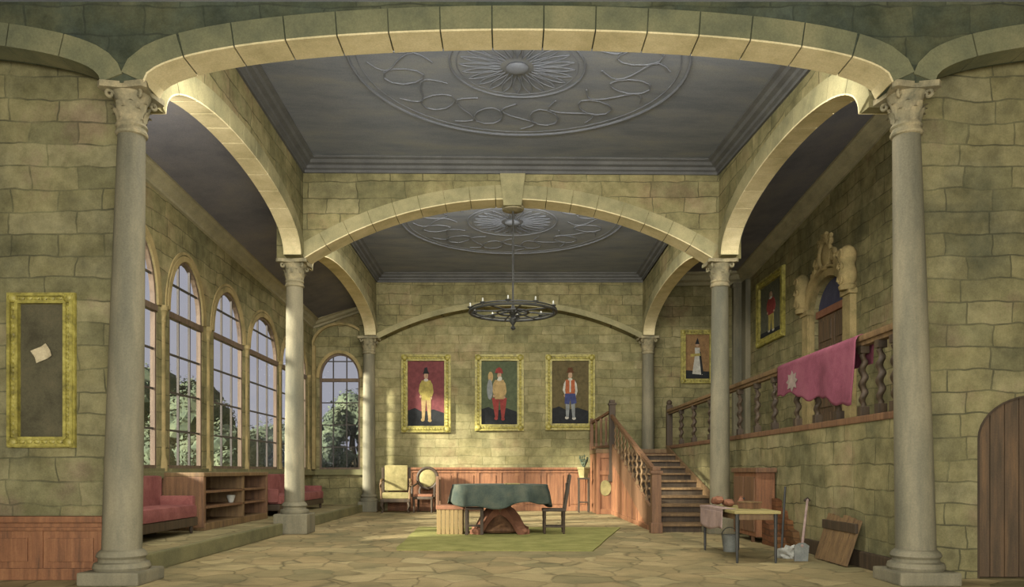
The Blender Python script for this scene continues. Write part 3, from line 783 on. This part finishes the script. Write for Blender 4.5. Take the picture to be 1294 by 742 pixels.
sp4 = [('pt_dark', [(-.5, -.5), (.5, -.5), (.5, -.33), (-.5, -.3)]), ('pt_white', [(-.08, .1), (.1, .1), (.22, -.4), (-.2, -.38)]), ('pt_dark', [(.06, .14), (.14, .1), (.26, -.38), (.16, -.4)]),
       ('pt_yellow', [(-.28, .06), (.12, .08), (.14, .02), (-.27, 0)]), ('pt_white', [(-.1, .2), (.1, .2), (.1, .08), (-.09, .08)]), ('pt_skin', ell(0, .27, .07, .055)), ('pt_dark', [(-.09, .28), (.09, .28), (.01, .42)])]
x, z, w, h = pc(860, 902, 417, 485, 23.5)
picture('small gilt framed portrait of a lady in a long white dress', (x, 23.5, z), 0, w, h, .14, 'bg_tan', sp4)
sp5 = person([], 'pt_red', 'pt_red', 'pt_yellow', 'pt_white', wide=.9)
sp5[0] = ('pt_dark', [(-.5, -.5), (.5, -.5), (.5, -.4), (-.5, -.38)])
picture('gilt framed portrait of a person in red top, high on the gallery wall', (7.0, 21.1, 5.52), -PI/2, 2.15, 1.8, .2, 'bg_olive', sp5)
x, z, w, h = pc(13, 97, 371, 566, 8.8)
picture('tall gilt frame holding a blank dark canvas on the left wall', (x, 8.8, z), 0, w, h, .12, 'canvas_grey')
# note on the blank canvas
mb = MB(); vs = []; n = 8
for i in range(n+1):
    for j in range(n+1):
        u, v = i/n-.5, j/n-.5; cu = .05*max(0, abs(u)+abs(v)-.55)
        vs.append((u*.19, -.008-cu+.004*math.sin(u*9), v*.15))
fs = [(i*(n+1)+j, (i+1)*(n+1)+j, (i+1)*(n+1)+j+1, i*(n+1)+j+1) for i in range(n) for j in range(n)]
q = len(vs); vs2 = [(a, b+.003, c) for a, b, c in vs]
mb.add(vs+vs2, fs+[tuple(q+t_ for t_ in reversed(f)) for f in fs])
x, z, w, h = pc(41, 67, 434, 460, 8.78)
o = mb.build('paper_note', 'paper', None, False, (x, 8.775, z), (0, -.45, 0)); tag(o, 'small creased paper note pinned on the blank dark canvas', 'paper')

# ------------------------------------------------------------------ twisted balusters and balustrade
def baluster(mb, x, y, z0, z1, r=.045, twist=True, n=10):
    mb.bbox(x-r*1.1, x+r*1.1, y-r*1.1, y+r*1.1, z0, z0+.12, .008); mb.bbox(x-r*1.1, x+r*1.1, y-r*1.1, y+r*1.1, z1-.1, z1, .008)
    a0 = z0+.12; a1 = z1-.1; m = 30; vs = []
    for i in range(m+1):
        f = i/m; z = a0+(a1-a0)*f; th = f*2*PI*3.5; rr = r*(.95-.25*abs(2*f-1)**2)
        e = r*.35 if twist else 0
        if i in (0, m): rr = r*.6; e = 0
        for k in range(n):
            a = 2*PI*k/n; vs.append((x+e*math.cos(th)+rr*math.cos(a), y+e*math.sin(th)+rr*math.sin(a), z))
    fs = [(i*n+k, i*n+(k+1) % n, (i+1)*n+(k+1) % n, (i+1)*n+k) for i in range(m) for k in range(n)]
    return mb.add(vs, fs)
t = thing('gallery_balustrade', 'dark wooden balustrade with twisted balusters along the gallery edge', 'balustrade', (GX+.06, 8.9, GZ))
L_ = 22.05-8.9
MB().bbox(-.08, .08, 0, L_, 0, .09, .02).build('bottom_rail', 'wood_red', t)
mb = MB().bbox(-.085, .085, 0, L_, 1.02, 1.1, .025); mb.bbox(-.05, .05, 0, L_, .97, 1.03, .01); mb.build('handrail', 'wood_brown', t)
mb = MB(); mb.bbox(-.08, .08, L_-.04, L_+.14, 0, 1.24, .02); mb.sphere((0, L_+.05, 1.3), .08, 2); mb.build('newel_post', 'wood_dark', t, True)
for px in (846, 861, 877, 898, 917, 935, 957, 979, 1008, 1033, 1060, 1091, 1113, 1132):
    y = (GX+.06)*1000/(px-643)-8.9
    if y < .1 or y > L_-.1: continue
    mb = MB(); baluster(mb, 0, y, .09, .98, .05 if px > 930 else .055); mb.build('baluster', 'wood_dark', t, True)

# red cloth over the rail
def cl_x(y, z):
    f = (2.93-z)/.9
    return GX-.055-.02*math.sin(y*7.5+z*1.2)*f-.03*math.sin(y*3.1+1)*f-.02
ya, yb = 9.95, 12.85
def zbot(y):
    u = (y-ya)/(yb-ya); return 2.02+.42*u**.9+.035*math.sin(y*5.3)+.02*math.sin(y*13)
n, m = 60, 18; vs = []
ztop = 2.915
prof_over = [(GX+.17, 2.55), (GX+.17, 2.75), (GX+.165, 2.89), (GX+.13, ztop), (GX+.06, ztop+.005), (GX-.0, ztop), (GX-.045, 2.89)]
for i in range(n+1):
    y = ya+(yb-ya)*i/n
    for (x, z) in prof_over: vs.append((x, y+.02*math.sin(z*9+y), z))
    for j in range(1, m+1):
        z = 2.88+(zbot(y)-2.88)*j/m; vs.append((min(GX-.045, cl_x(y, z)), y+.03*math.sin(z*4), z))
K = len(prof_over)+m
fs = [(i*K+j, (i+1)*K+j, (i+1)*K+j+1, i*K+j+1) for i in range(n) for j in range(K-1)]
mb = MB().add(vs, fs)
cl = mb.build('draped_cloth', 'red_cloth', None, True); md = cl.modifiers.new('thick', 'SOLIDIFY'); md.thickness = .008; md.offset = -1
tag(cl, 'crimson cloth with a grey star draped over the gallery handrail', 'cloth')
pts = []
for k in range(16):
    a = 2*PI*k/16; r = .19 if k % 2 == 0 else .12
    pts.append((12.1+r*1.1*math.cos(a), 2.57+r*.85*math.sin(a)))
vs = [(cl_x(12.1, 2.57)-.014, 12.1, 2.57)]+[(cl_x(a, b)-.014, a, b) for a, b in pts]
mb = MB().add(vs+[(x+.004, y, z) for x, y, z in vs], [(0, 1+k, 1+(k+1) % 16) for k in range(16)]+[(17, 18+(k+1) % 16, 18+k) for k in range(16)]+[(1+k, 18+k, 18+(k+1) % 16, 1+(k+1) % 16) for k in range(16)])
st = mb.build('star_patch', 'grey_patch', cl); st['label'] = 'worn grey star patch'

# ------------------------------------------------------------------ staircase
t = thing('staircase', 'red brown wooden staircase climbing to the gallery along the right wall', 'staircase', (2.83, 15.45, 0))
OX, OY = 2.83, 15.45
NS = 11; Y0, Y1 = 0.0, 21.85-OY; XR = 4.4-OX-.01; rise = GZ/(NS+0.0); run = (Y1-Y0)/NS
for k in range(NS):
    y = Y0+run*k; z = rise*(k+1)
    if k == NS-1: continue
    tr_ = MB().bbox(.06, XR-.04, y-.05, y+run, z-.05, z, .012).build('tread', 'yellow_top' if False else 'wood_brown', t)
    MB().box(.06, XR-.04, y, y+.03, z-rise, z-.05).build('riser', 'wood_dark', t)
# stringers
def stringer(x0, x1, nm):
    pts = [(Y0-.12, 0), (Y0-.12, .32), (Y1, GZ+.16), (Y1, GZ-.35), (Y0+.55, 0)]
    return MB().poly(pts, [], lambda s, t_, d: (x0+d, s, t_), 0, x1-x0).build(nm, 'wood_red', t)
stringer(0, .06, 'stringer'); 
MB().poly([(Y0-.1, 0), (Y0-.1, .3), (Y1, GZ+.1), (Y1, GZ-.3), (Y0+.6, 0)], [], lambda s, t_, d: (XR-.04+d, s, t_), 0, .04).build('stringer', 'wood_brown', t)
# side panelling under the stringer
mb = MB().poly([(Y0+.5, 0), (Y1, 0), (Y1, GZ-.33)], [], lambda s, t_, d: (.012+d, s, t_), 0, .04)
for k in range(1, 8):
    y = Y0+.6+(Y1-.6)*k/8; zt = (GZ-.33)*(y-.5)/(Y1-.5)
    if zt > .15: mb.bbox(-.012, .02, y-.05, y+.05, 0, zt, .006)
mb.bbox(-.015, .02, .6, Y1, 0, .1, .008)
mb.build('side_panel', 'wood_wains', t)
# landing
LX0 = 2.4-OX
mb = MB().bbox(LX0, XR, Y1-.02, 23.6-OY, GZ-.12, GZ, .02); mb.build('landing', 'wood_brown', t)
mb = MB().bbox(LX0+.02, XR-.02, Y1+.02, Y1+.08, 0, GZ-.12, .005)
mb.bbox(LX0+.02, LX0+.08, Y1+.08, 23.6-OY, 0, GZ-.12, .005)
for x in (LX0+.02, 0.0): mb.bbox(x, x+.1, Y1-.015, Y1+.03, 0, GZ-.12, .01)
mb.bbox(LX0+.1, .02, Y1-.01, Y1+.03, .0, .14, .01); mb.bbox(LX0+.1, .02, Y1-.01, Y1+.03, 1.08, 1.2, .01); mb.bbox(LX0+.1, .02, Y1-.01, Y1+.03, GZ-.25, GZ-.12, .01)
mb.build('landing_panel', 'wood_wains', t)
mb = MB().lathe([(.19, 0), (.2, .01), (.19, .02)], 0, 0, 24); mb.v = [(LX0+.27+a*.8, Y1+c*1.0-.0, .72+b*1.1) for a, b, c in mb.v]
o = mb.build('roundel', 'yellow_cloth', t); o['label'] = 'pale yellow round panel'
def newel(x, y, z0, z1, w=.07):
    mb = MB().bbox(x-w, x+w, y-w, y+w, z0, z1-.12, .012); mb.bbox(x-w*1.3, x+w*1.3, y-w*1.3, y+w*1.3, z1-.14, z1-.08, .012)
    mb.bbox(x-w*.9, x+w*.9, y-w*.9, y+w*.9, z1-.08, z1, .02); mb.bbox(x-w*1.25, x+w*1.25, y-w*1.25, y+w*1.25, z0, z0+.2, .015)
    return mb
newel(-.0, Y0-.22, 0, 1.28, .09).build('newel_post', 'wood_red', t)
newel(0.02, Y1-.02, GZ-.9, 2.95+.2, .085).build('newel_post', 'wood_dark', t)
newel(LX0+.06, 23.5-OY, GZ, 2.75, .05).build('newel_post', 'wood_red', t)
MB().obox((0, Y0-.2, 1.17), (0, Y1-.05, 2.72), .08, .08).build('handrail', 'wood_red', t)
mb = MB().obox((.0, Y1, 2.85), (LX0+.06, 23.5-OY, 2.62), .07, .07); mb.obox((.0, Y1, GZ+.08), (LX0+.06, 23.5-OY, GZ+.08), .07, .07); mb.build('landing_rail', 'wood_red', t)
for k in range(1, 4):
    f = k/4; x = (LX0+.06)*f; y = Y1+(23.5-OY-Y1)*f
    mb = MB(); baluster(mb, x, y, GZ+.08, 2.7, .035, False); mb.build('baluster', 'wood_red', t, True)
for k in range(1, 11):
    f = k/11; y = Y0-.2+(Y1+.15)*f; za = .3+(GZ+.16-.3)*(y+.12)/(Y1+.12); zb = 1.17+(2.72-1.17)*(y+.2)/(Y1+.15)-.03
    mb = MB(); baluster(mb, .03, y, za-.04, zb, .03, True, 8); mb.build('baluster', 'wood_brown', t, True)

# ------------------------------------------------------------------ rug, table, chairs
mb = MB(); pts = []
P4 = [(-1.7, 11.85), (1.25, 11.75), (2.35, 16.6), (-1.9, 16.75)]
for q in range(4):
    a = P4[q]; b = P4[(q+1) % 4]
    for k in range(12):
        f = k/12; w_ = .04*noise.noise(Vector((q*3+f*5, 1.3, 0))); pts.append((a[0]+(b[0]-a[0])*f+w_, a[1]+(b[1]-a[1])*f+w_))
o = MB().poly(pts, [], lambda s, t_, d: (s, t_, d), .001, .016).build('rug', 'rug', None); tag(o, 'yellow green rug lying under the cloth covered table', 'rug')

TX, TY = -.17, 15.2
t = thing('pedestal_table', 'oval table with a carved red brown pedestal, hidden by a dark green cloth', 'table', (TX, TY, .016))
MB().lathe([(.86, .87), (.88, .885), (.88, .9), (.86, .908)], 0, 0, 40).build('table_top', 'wood_brown', t, True)
MB().lathe([(.42, .02), (.46, .06), (.4, .12), (.34, .16), (.2, .24), (.13, .32), (.18, .42), (.22, .5), (.13, .6), (.11, .7), (.2, .82), (.3, .87)], 0, 0, 24).build('pedestal', 'wood_red', t, True)
for k in range(4):
    a = PI/4+PI/2*k+.0; ca, sa = math.cos(a), math.sin(a); vs = []
    prof = [(.1, .44, .16), (.28, .37, .16), (.42, .25, .14), (.52, .12, .12), (.58, .05, .1), (.68, .035, .09)]
    mb = MB()
    top = [(r, z+w_/2) for r, z, w_ in prof]; bot = [(r, max(0, z-w_/2)) for r, z, w_ in prof]
    mb.poly(top+bot[::-1], [], lambda s, t_, d: (s*ca-d*sa, s*sa+d*ca, t_), -.11, .11)
    mb.sphere((.64*ca, .64*sa, .06), .075, 2, (1, 1, .8)); mb.build('foot', 'clay', t, True)
# cloth
n, rings = 96, 18; vs = []; 
for i in range(rings+1):
    for k in range(n):
        a = 2*PI*k/n
        if i <= 6: r = .9*i/6; z = .916; 
        else:
            f = (i-6)/(rings-6); drop = .37+.05*math.sin(3*a+1)+.03*math.sin(7*a)
            r = .9+.03*min(1, f*3)+(.035*math.sin(11*a)+.02*math.sin(17*a+1))*f+.04*f; z = .916-drop*f-(0 if f > .1 else 0)
        if i == 7: r = .915; z = .905
        vs.append((r*math.cos(a), r*math.sin(a)*.98, z))
fs = [(i*n+k, i*n+(k+1) % n, (i+1)*n+(k+1) % n, (i+1)*n+k) for i in range(rings) for k in range(n)]
o = MB().add(vs, fs).build('tablecloth', 'green_cloth', None, True, (TX, TY, .018)); md = o.modifiers.new('thick', 'SOLIDIFY'); md.thickness = .006; md.offset = 1
tag(o, 'dark green cloth hanging over the oval table on the rug', 'tablecloth')
mb = MB().bbox(-.13, .13, -.1, .1, 0, .012, .003); mb.bbox(-.12, .12, -.09, .09, .012, .02, .003)
o = mb.build('paper_sheet', 'yellow_cloth', None, False, (.06, 14.95, .944), (0, 0, .3)); tag(o, 'small yellowish paper on the dark green tablecloth', 'paper')

def high_chair(label, loc, rz):
    t = thing('dining_chair', label, 'chair', loc, rz)       # faces local -Y
    MB().bbox(-.22, .22, -.22, .22, .42, .47, .02).build('seat', 'wood_dark', t)
    mb = MB()
    for s in (-1, 1): mb.obox((s*.19, .2, .46), (s*.19, .3, 1.1), .045, .045)
    for z in (.62, .78, .94, 1.06): mb.bbox(-.19, .19, .2+(z-.46)*.16-.015, .2+(z-.46)*.16+.015, z-.025, z+.025+(.03 if z > 1 else 0), .008)
    mb.bbox(-.06, .06, .225, .25, .62, .95, .008)
    mb.build('backrest', 'wood_dark', t)
    for sx in (-1, 1):
        for sy in (-1, 1):
            MB().lathe([(.018, 0), (.022, .04), (.026, .2), (.022, .24), (.028, .3), (.026, .43)], sx*.18, sy*.18, 8).build('leg', 'wood_dark', t, True)
    mb = MB().bbox(-.18, .18, -.19, -.17, .17, .2, .005); mb.bbox(-.19, -.17, -.18, .18, .12, .15, .005); mb.bbox(.17, .19, -.18, .18, .12, .15, .005); mb.build('stretcher', 'wood_dark', t)
    return t
high_chair('dark high-backed chair at the right end of the round table', (.85, 15.0, .016), -PI/2)
# left chair with slatted box sides and red seat
t = thing('box_chair', 'slat-sided wooden chair with red seat left of the green table', 'chair', (-1.1, 14.95, .016))
mb = MB()
for k in range(6):
    a = -.24+.48*k/6; mb.bbox(a+.005, a+.075, -.22, -.19, 0.0, .46, .006)
for k in range(6):
    a = -.2+.42*k/6; mb.bbox(-.245, -.215, a, a+.06, 0, .46, .006); mb.bbox(.215, .245, a, a+.06, 0, .46, .006)
mb.bbox(-.235, .235, -.19, .2, .03, .06, .004); mb.build('slatted_box', 'tan_slats', t)
MB().bbox(-.26, .26, -.24, .24, .46, .54, .025).build('seat', 'clay', t)
mb = MB().bbox(-.26, -.2, -.22, -.16, .5, 1.08, .015); mb.bbox(-.26, -.2, .16, .22, .5, 1.08, .015); mb.bbox(-.25, -.21, -.2, .2, .62, 1.02, .01); mb.build('backrest', 'wood_red', t)
# stool
t = thing('wooden_stool', 'dark wooden stool tucked under the left side of the green tablecloth', 'stool', (-.64, 14.75, .016))
MB().bbox(-.17, .17, -.17, .17, .46, .5, .015).build('seat', 'wood_dark', t)
for sx in (-1, 1):
    for sy in (-1, 1): MB().bbox(sx*.14-.03, sx*.14+.03, sy*.14-.03, sy*.14+.03, 0, .46, .008).build('leg', 'wood_dark', t)
MB().bbox(-.13, .13, -.012, .012, .14, .18, .004).build('stretcher', 'wood_dark', t)

# armchair at the back left
t = thing('armchair', 'wooden armchair with yellow square back cushion in the back left corner', 'armchair', (-3.25, 22.75, 0), .1)
MB().bbox(-.38, .38, -.3, .3, .4, .58, .06).build('seat_cushion', 'yellow_cloth', t, True)
MB().bbox(-.33, .33, .24, .36, .62, 1.36, .05).build('back_cushion', 'yellow_cloth', t, True)
mb = MB().bbox(-.42, .42, -.32, .34, .3, .4, .02); mb.bbox(-.42, -.34, .28, .38, .3, 1.3, .02); mb.bbox(.34, .42, .28, .38, .3, 1.3, .02); mb.build('frame', 'wood_dark', t)
for s in (-1, 1):
    MB().tube([(s*.4, .3, .95), (s*.42, .1, .92), (s*.42, -.15, .82), (s*.42, -.3, .85), (s*.42, -.33, .78), (s*.42, -.27, .74), (s*.4, -.26, .6), (s*.4, -.28, .4)], .035, 8).build('armrest', 'wood_brown', t, True)
for sx in (-1, 1):
    for sy in (-1, 1): MB().tube([(sx*.36, sy*.27, .32), (sx*.39, sy*.3, .2), (sx*.35, sy*.27, .08), (sx*.38, sy*.3, 0.0)], [.04, .045, .025, .03], 8).build('leg', 'wood_dark', t, True)
t = thing('oval_back_chair', 'dark carved chair with yellow oval back beside the yellow armchair', 'chair', (-2.42, 22.85, 0), -.15)
mb = MB().torus((0, .3, .98), .3, .045, 28, 8, 'y'); 
for s in (-1, 1): mb.tube([(s*.2, .28, .42), (s*.24, .29, .6), (s*.2, .3, .76)], .035, 8); mb.tube([(s*.27, .28, .85), (s*.34, .1, .78), (s*.33, -.2, .74), (s*.33, -.22, .45)], .03, 8)
mb.bbox(-.3, .3, -.28, .3, .38, .46, .02); mb.build('frame', 'wood_dark', t, True)
MB().sphere((0, .3, .98), .26, 3, (1, .18, 1)).build('back_cushion', 'yellow_cloth', t, True)
MB().bbox(-.27, .27, -.26, .26, .46, .53, .03).build('seat_cushion', 'clay', t, True)
for sx in (-1, 1):
    for sy in (-1, 1): MB().lathe([(.03, 0), (.02, .08), (.035, .2), (.03, .38)], sx*.26, sy*.24, 10).build('leg', 'wood_dark', t, True)

# plant stand
t = thing('plant_stand', 'tall narrow dark stand between the wainscot and the staircase', 'stand', (2.15, 22.75, 0))
MB().bbox(-.17, .17, -.17, .17, .95, 1.0, .01).build('top', 'wood_dark', t)
MB().bbox(-.15, .15, -.15, .15, .28, .31, .008).build('shelf', 'wood_dark', t)
for sx in (-1, 1):
    for sy in (-1, 1): MB().bbox(sx*.14-.018, sx*.14+.018, sy*.14-.018, sy*.14+.018, 0, .95, .005).build('leg', 'wood_dark', t)
t = thing('flower_pot', 'square yellow pot of dry twigs on the tall narrow stand', 'plant pot', (2.15, 22.75, 1.0))
mb = MB().lathe([(.12, 0), (.17, .24), (.19, .25), (.19, .3), (.16, .3), (.14, .24)], 0, 0, 4); mb.build('pot', 'yellow_cloth', t)
mb = MB()
for k in range(11):
    a = k*2.4; l = .3+.25*random.random()
    pts = [(0, 0, .2)]+[(math.cos(a)*.13*f**1.5, math.sin(a)*.13*f**1.5, .2+l*f) for f in (.3, .6, 1)]
    mb.tube(pts, .009, 5)
    for f in (.5, .7, .9): mb.sphere((math.cos(a)*.13*f**1.5, math.sin(a)*.13*f**1.5, .2+l*f), .028, 1, (1, 1, 1.6))
mb.build('twigs', 'foliage', t)

# ------------------------------------------------------------------ aisle furniture
AX = -5.35; AZ = .2
def sofa(label, y0, y1):
    t = thing('sofa', label, 'sofa', (AX, (y0+y1)/2, AZ), 0, 'red sofas under the windows'); h = (y1-y0)/2      # backs the window wall, faces +X
    mb = MB().bbox(-.36, .34, -h, h, .12, .26, .02); mb.build('frame', 'wood_dark', t)
    MB().bbox(-.22, .36, -h+.06, h-.06, .26, .46, .07).build('seat_cushion', 'red_seat', t, True)
    MB().bbox(-.4, -.22, -h+.02, h-.02, .3, .92, .07).build('backrest', 'red_seat', t, True)
    for s in (-1, 1): MB().bbox(-.36, .3, s*(h-.05)-.06, s*(h-.05)+.06, .3, .6, .04).build('armrest', 'red_seat', t, True)
    for sx in (-1, 1):
        for sy in (-1, 1): MB().lathe([(.02, 0), (.035, .06), (.03, .13)], sx*.28, sy*(h-.12), 8).build('leg', 'wood_dark', t, True)
sofa('red upholstered sofa under the windows beside the front left column', 10.3, 12.75)
sofa('red upholstered sofa under the windows behind the middle left column', 17.3, 21.4)
# bookcase
t = thing('open_cabinet', 'low brown wooden cabinet with open shelves between the two red sofas', 'cabinet', (AX-.05, 14.9, AZ))
h = 1.75; D0, D1 = -.36, .34
mb = MB().bbox(D0, D1, -h, h, .9, .97, .015); mb.bbox(D0, D1, -h+.04, h-.04, 0, .12, .01); mb.bbox(D0, D0+.04, -h+.04, h-.04, .1, .9, .005); mb.build('carcass', 'wood_brown', t)
for s, nm in ((-1, 0), (1, 1)): MB().bbox(D0, D1-.01, s*(h-.05)-.05, s*(h-.05)+.05, .05, .9, .01).build('side_panel', 'wood_red', t)
MB().bbox(D0, D1-.03, -.04+.3, .04+.3, .1, .9, .01).build('divider', 'wood_brown', t)
for z in (.36, .62): MB().bbox(D0, D1-.03, -h+.1, h-.1, z, z+.04, .006).build('shelf', 'wood_red', t)
mb = MB().lathe([(.04, 0), (.075, .1), (.08, .14), (.07, .14), (.04, .02)], 0, 0, 16, cap=False); mb.lathe([(.001, .005), (.04, .005)], 0, 0, 16, cap=False)
o = mb.build('white_cup', 'white', None, True, (AX+.1, 14.95, AZ+.40)); tag(o, 'small white cup standing on the shelf of the low open cabinet', 'cup')

# ------------------------------------------------------------------ right hand clutter
t = thing('side_table', 'narrow table with yellow top and thin dark legs near the middle right column', 'table', (3.21, 11.1, 0))
MB().bbox(-.3, .3, -.9, .9, .64, .68, .01).build('table_top', 'yellow_top', t)
MB().bbox(-.25, .25, -.83, .83, .56, .64, .006).build('apron', 'wood_brown', t)
for sx in (-1, 1):
    for sy in (-1, 1):
        MB().lathe([(.014, 0), (.018, .05), (.024, .5), (.026, .64)], sx*.25, sy*.84, 8).build('leg', 'iron', t, True)
vs = []; n, m = 30, 8
for i in range(n+1):
    y = -.45+1.25*i/n
    for j in range(m+1): vs.append((-.335-.012*math.sin(y*12)*j/m, y, .66-(.27+.03*math.sin(y*5))*j/m))
    
top = []
mb = MB().add(vs, [(i*(m+1)+j, (i+1)*(m+1)+j, (i+1)*(m+1)+j+1, i*(m+1)+j+1) for i in range(n) for j in range(m)])
mb.box(-.335, -.15, -.45, .8, .683, .688)
mb.box(-.338, -.333, -.45, .8, .655, .688)
o = mb.build('folded_cloth', 'pink_cloth', None, True, (3.21, 11.1, 0)); md = o.modifiers.new('thick', 'SOLIDIFY'); md.thickness = .004
tag(o, 'dull pink cloth hanging from the left side of the narrow yellow table', 'cloth')
mb = MB()
for k in range(7): mb.sphere((.08*math.cos(k*2.1), .16*math.sin(k*1.7), .05+.02*(k % 3)), .07, 2, (1, 1.2, .75), .3)
o = mb.build('cloth_bundle', 'clay', None, True, (3.1, 11.55, .685)); tag(o, 'rumpled red bundle at the far end of the narrow yellow table', 'bundle')
t = thing('wooden_box', 'small brown wooden box on the near half of the yellow table', 'box', (3.3, 10.85, .68), .4)
MB().bbox(-.09, .09, -.13, .13, 0, .08, .008).build('body', 'wood_red', t); MB().bbox(-.1, .1, -.14, .14, .08, .1, .006).build('lid', 'wood_brown', t)
mb = MB().lathe([(.03, 0), (.05, .03), (.055, .08), (.03, .12), (.02, .14), (.026, .16)], 0, 0, 14)
o = mb.build('clay_jar', 'clay', None, True, (3.3, 11.25, .68)); tag(o, 'small round red clay jar in the middle of the yellow table', 'jar')
t = thing('bucket', 'small blue grey bucket on the floor beneath the narrow yellow table', 'bucket', (3.28, 11.75, 0))
MB().lathe([(.09, 0), (.12, .24), (.125, .25), (.115, .25), (.085, .02)], 0, 0, 18).build('pail', 'bluegrey', t, True)
MB().torus((0, 0, .24), .118, .006, 20, 6, 'y', PI).build('handle', 'iron', t, True)

# ruined brick buttress against the gallery wall
pr = [(11.72, 0), (13.0, 0), (13.0, .75), (12.8, .72), (12.8, .6), (12.55, .56), (12.5, .44), (12.3, .42), (12.28, .3), (12.05, .27), (12.0, .14), (11.75, .1)]
mb = MB().poly(pr, [], lambda s, t_, d: (GX-d, s, t_), 0.001, .1)
pr2 = [(12.2, 0), (13.0, 0), (13.0, .5), (12.85, .48), (12.8, .36), (12.65, .34), (12.6, .2), (12.4, .16)]
mb.poly(pr2, [], lambda s, t_, d: (GX-d, s, t_), .1, .26)
o = mb.build('broken_brickwork', 'brick', None); tag(o, 'broken stepped red brickwork against the gallery wall beside the middle right column', 'brickwork')
t = thing('wall_shelf_cabinet', 'old reddish wooden cabinet just right of the middle right column', 'cabinet', (4.24, 13.85, 0))
mb = MB().bbox(-.16, .15, -.8, .5, .1, 1.17, .01); mb.build('body', 'wood_wains', t)
MB().bbox(-.2, .15, -.9, .52, 1.17, 1.25, .015).build('top', 'wood_red', t)
for k in range(2):
    dd = MB().bbox(-.18, -.155, -.74+k*.62, -.17+k*.62, .18, 1.1, .01).build('door', 'wood_red', t)
    MB().sphere((-.19, -.22+k*.16, .72), .022, 1).build('knob', 'iron', dd, True)
for sx in (-1, 1):
    for sy in (-1, 1): MB().bbox(sx*.12-.025, sx*.12+.025, sy*.45-.05-.03, sy*.45-.05+.03, 0, .1, .006).build('leg', 'wood_red', t)

o = MB().tube([(4.12, 11.95, .0), (4.2, 12.1, .5), (4.28, 12.25, .95)], .018, 8).build('iron_rod', 'iron', None, True); tag(o, 'thin dark rod leaning on the broken brickwork by the wall', 'rod')
t = thing('shovel', 'shovel with a pale shaft leaning towards the gallery wall beside the plank board', 'shovel', (3.86, 10.45, 0))
mb = MB().tube([(0.02, 0.02, .2), (.5, 1.1, .78)], .018, 8); mb.build('shaft', 'pink_cloth', t, True)
MB().tube([(.45, 1.1, .76), (.5, 1.1, .8), (.53, 1.1, .76)], .02, 8).build('grip', 'wood_dark', t, True)
mb = MB().poly([(-.1, .0), (0, -.0), (.1, .0), (.11, .2), (.04, .24), (-.04, .24), (-.11, .2)], [], lambda s, t_, d: (s*.9+t_*.1, t_*.15+d, t_+.004), 0, .012)
mb.build('blade', 'bluegrey', t)
mb = MB().sphere((0, 0, .085), .12, 3, (1.0, .9, .7), .9)
o = mb.build('crumpled_cloth', 'white', None, True, (3.82, 10.85, -.005)); tag(o, 'crumpled white cloth on the flagstones beside the shovel', 'cloth')

t = thing('plank_board', 'small board of upright brown planks leaning on the gallery wall', 'board', (4.2, 10.3, 0))
mb = MB(); n = 6
for k in range(n):
    a = -.5+k/n; hgt = .58+.02*((k*7) % 3)
    mb.obox((-.02, a+.08, 0.012), (.17, a+.08, hgt), .155, .03, (1, 0, 0))
mb.build('planks', 'wood_brown', t)
MB().bbox(.08, .12, -.52, .52, .42, .54, .01).build('crosspiece', 'wood_dark', t)
mb = MB().bbox(GX-.07, GX, 8.98, 11.7, 0, .2, .015)
bb = mb.build('baseboard_right', 'wood_dark', None); bb['kind'] = 'structure'; bb['label'] = 'dark wooden baseboard along the gallery wall'

# ------------------------------------------------------------------ outside
struct('ground', MB().box(-60, 30, 24.4, 90, -.6, -.5).box(-60, -6.4, -10, 24.4, -.6, -.5), 'grass', label='lawn outside the windows')
def tree(label, x, y, zt, R, seed):
    rnd = random.Random(seed); t = thing('garden_tree', label, 'tree', (x, y, -.5), 0, 'trees in the garden outside the windows'); H = zt+.5
    mb = MB().tube([(0, 0, 0), (.1, 0, H*.3), (-.05, .1, H*.55), (0, 0, H*.8)], [.22, .17, .12, .05], 8); mb.build('trunk', 'bark', t, True)
    mb = MB()
    blobs = [(0, 0, H-R*.85, R*.85)]
    for k in range(9):
        a = rnd.random()*2*PI; zz = H*(.3+.5*rnd.random()); rr = R*(.4+.25*rnd.random()); blobs.append((R*.75*math.cos(a), R*.75*math.sin(a), min(zz, H-rr-.25), rr))
    for bx, by, bz, br in blobs:
        mb.sphere((bx, by, bz), br*.88, 3, (1, 1, .9), .35)
        for q in range(480):
            v = Vector((rnd.gauss(0, 1), rnd.gauss(0, 1), rnd.gauss(0, 1))).normalized(); p = Vector((bx, by, bz))+v*br*(.82+.24*rnd.random())
            u = v.orthogonal().normalized(); u.rotate(Matrix.Rotation(rnd.random()*6, 3, v)); w = v.cross(u)+v*.6*rnd.uniform(-1, 1); l = .08+.07*rnd.random()
            mb.add([p-u*l*.4, p+w*l*.6, p+u*l*.4, p-w*l*.6], [(0, 1, 2, 3)])
    mb.build('crown', 'foliage', t)
for lb, px, py, Y, R, sd_ in (('tallest garden tree, seen through the window beside the front left column', 196, 458, 36, 2.3, 1),
                       ('bushy garden tree seen through the second tall window', 232, 492, 30, 1.5, 2),
                       ('low garden tree seen through the third tall window', 281, 530, 27, 1.2, 3),
                       ('low garden tree seen through the fourth tall window', 345, 530, 34, 1.6, 4),
                       ('round garden tree seen on the right of the aisle end window', 446, 492, 31, 1.1, 5),
                       ('small garden tree seen on the left of the aisle end window', 412, 548, 29, .8, 6)):
    tree(lb, (px-643)*Y/1000, Y, 1.2+(595-py)*Y/1000, R, sd_)
hd = MB(); rnd = random.Random(5)
for k in range(60):
    hd.sphere((-22+k*.34, 42+rnd.random(), .3+.5*rnd.random()), 1.0+.3*rnd.random(), 2, (1, .7, 1), .4)
o = hd.build('hedge', 'foliage', None); tag(o, 'long low green hedge beyond the garden trees outside the windows', 'hedge')
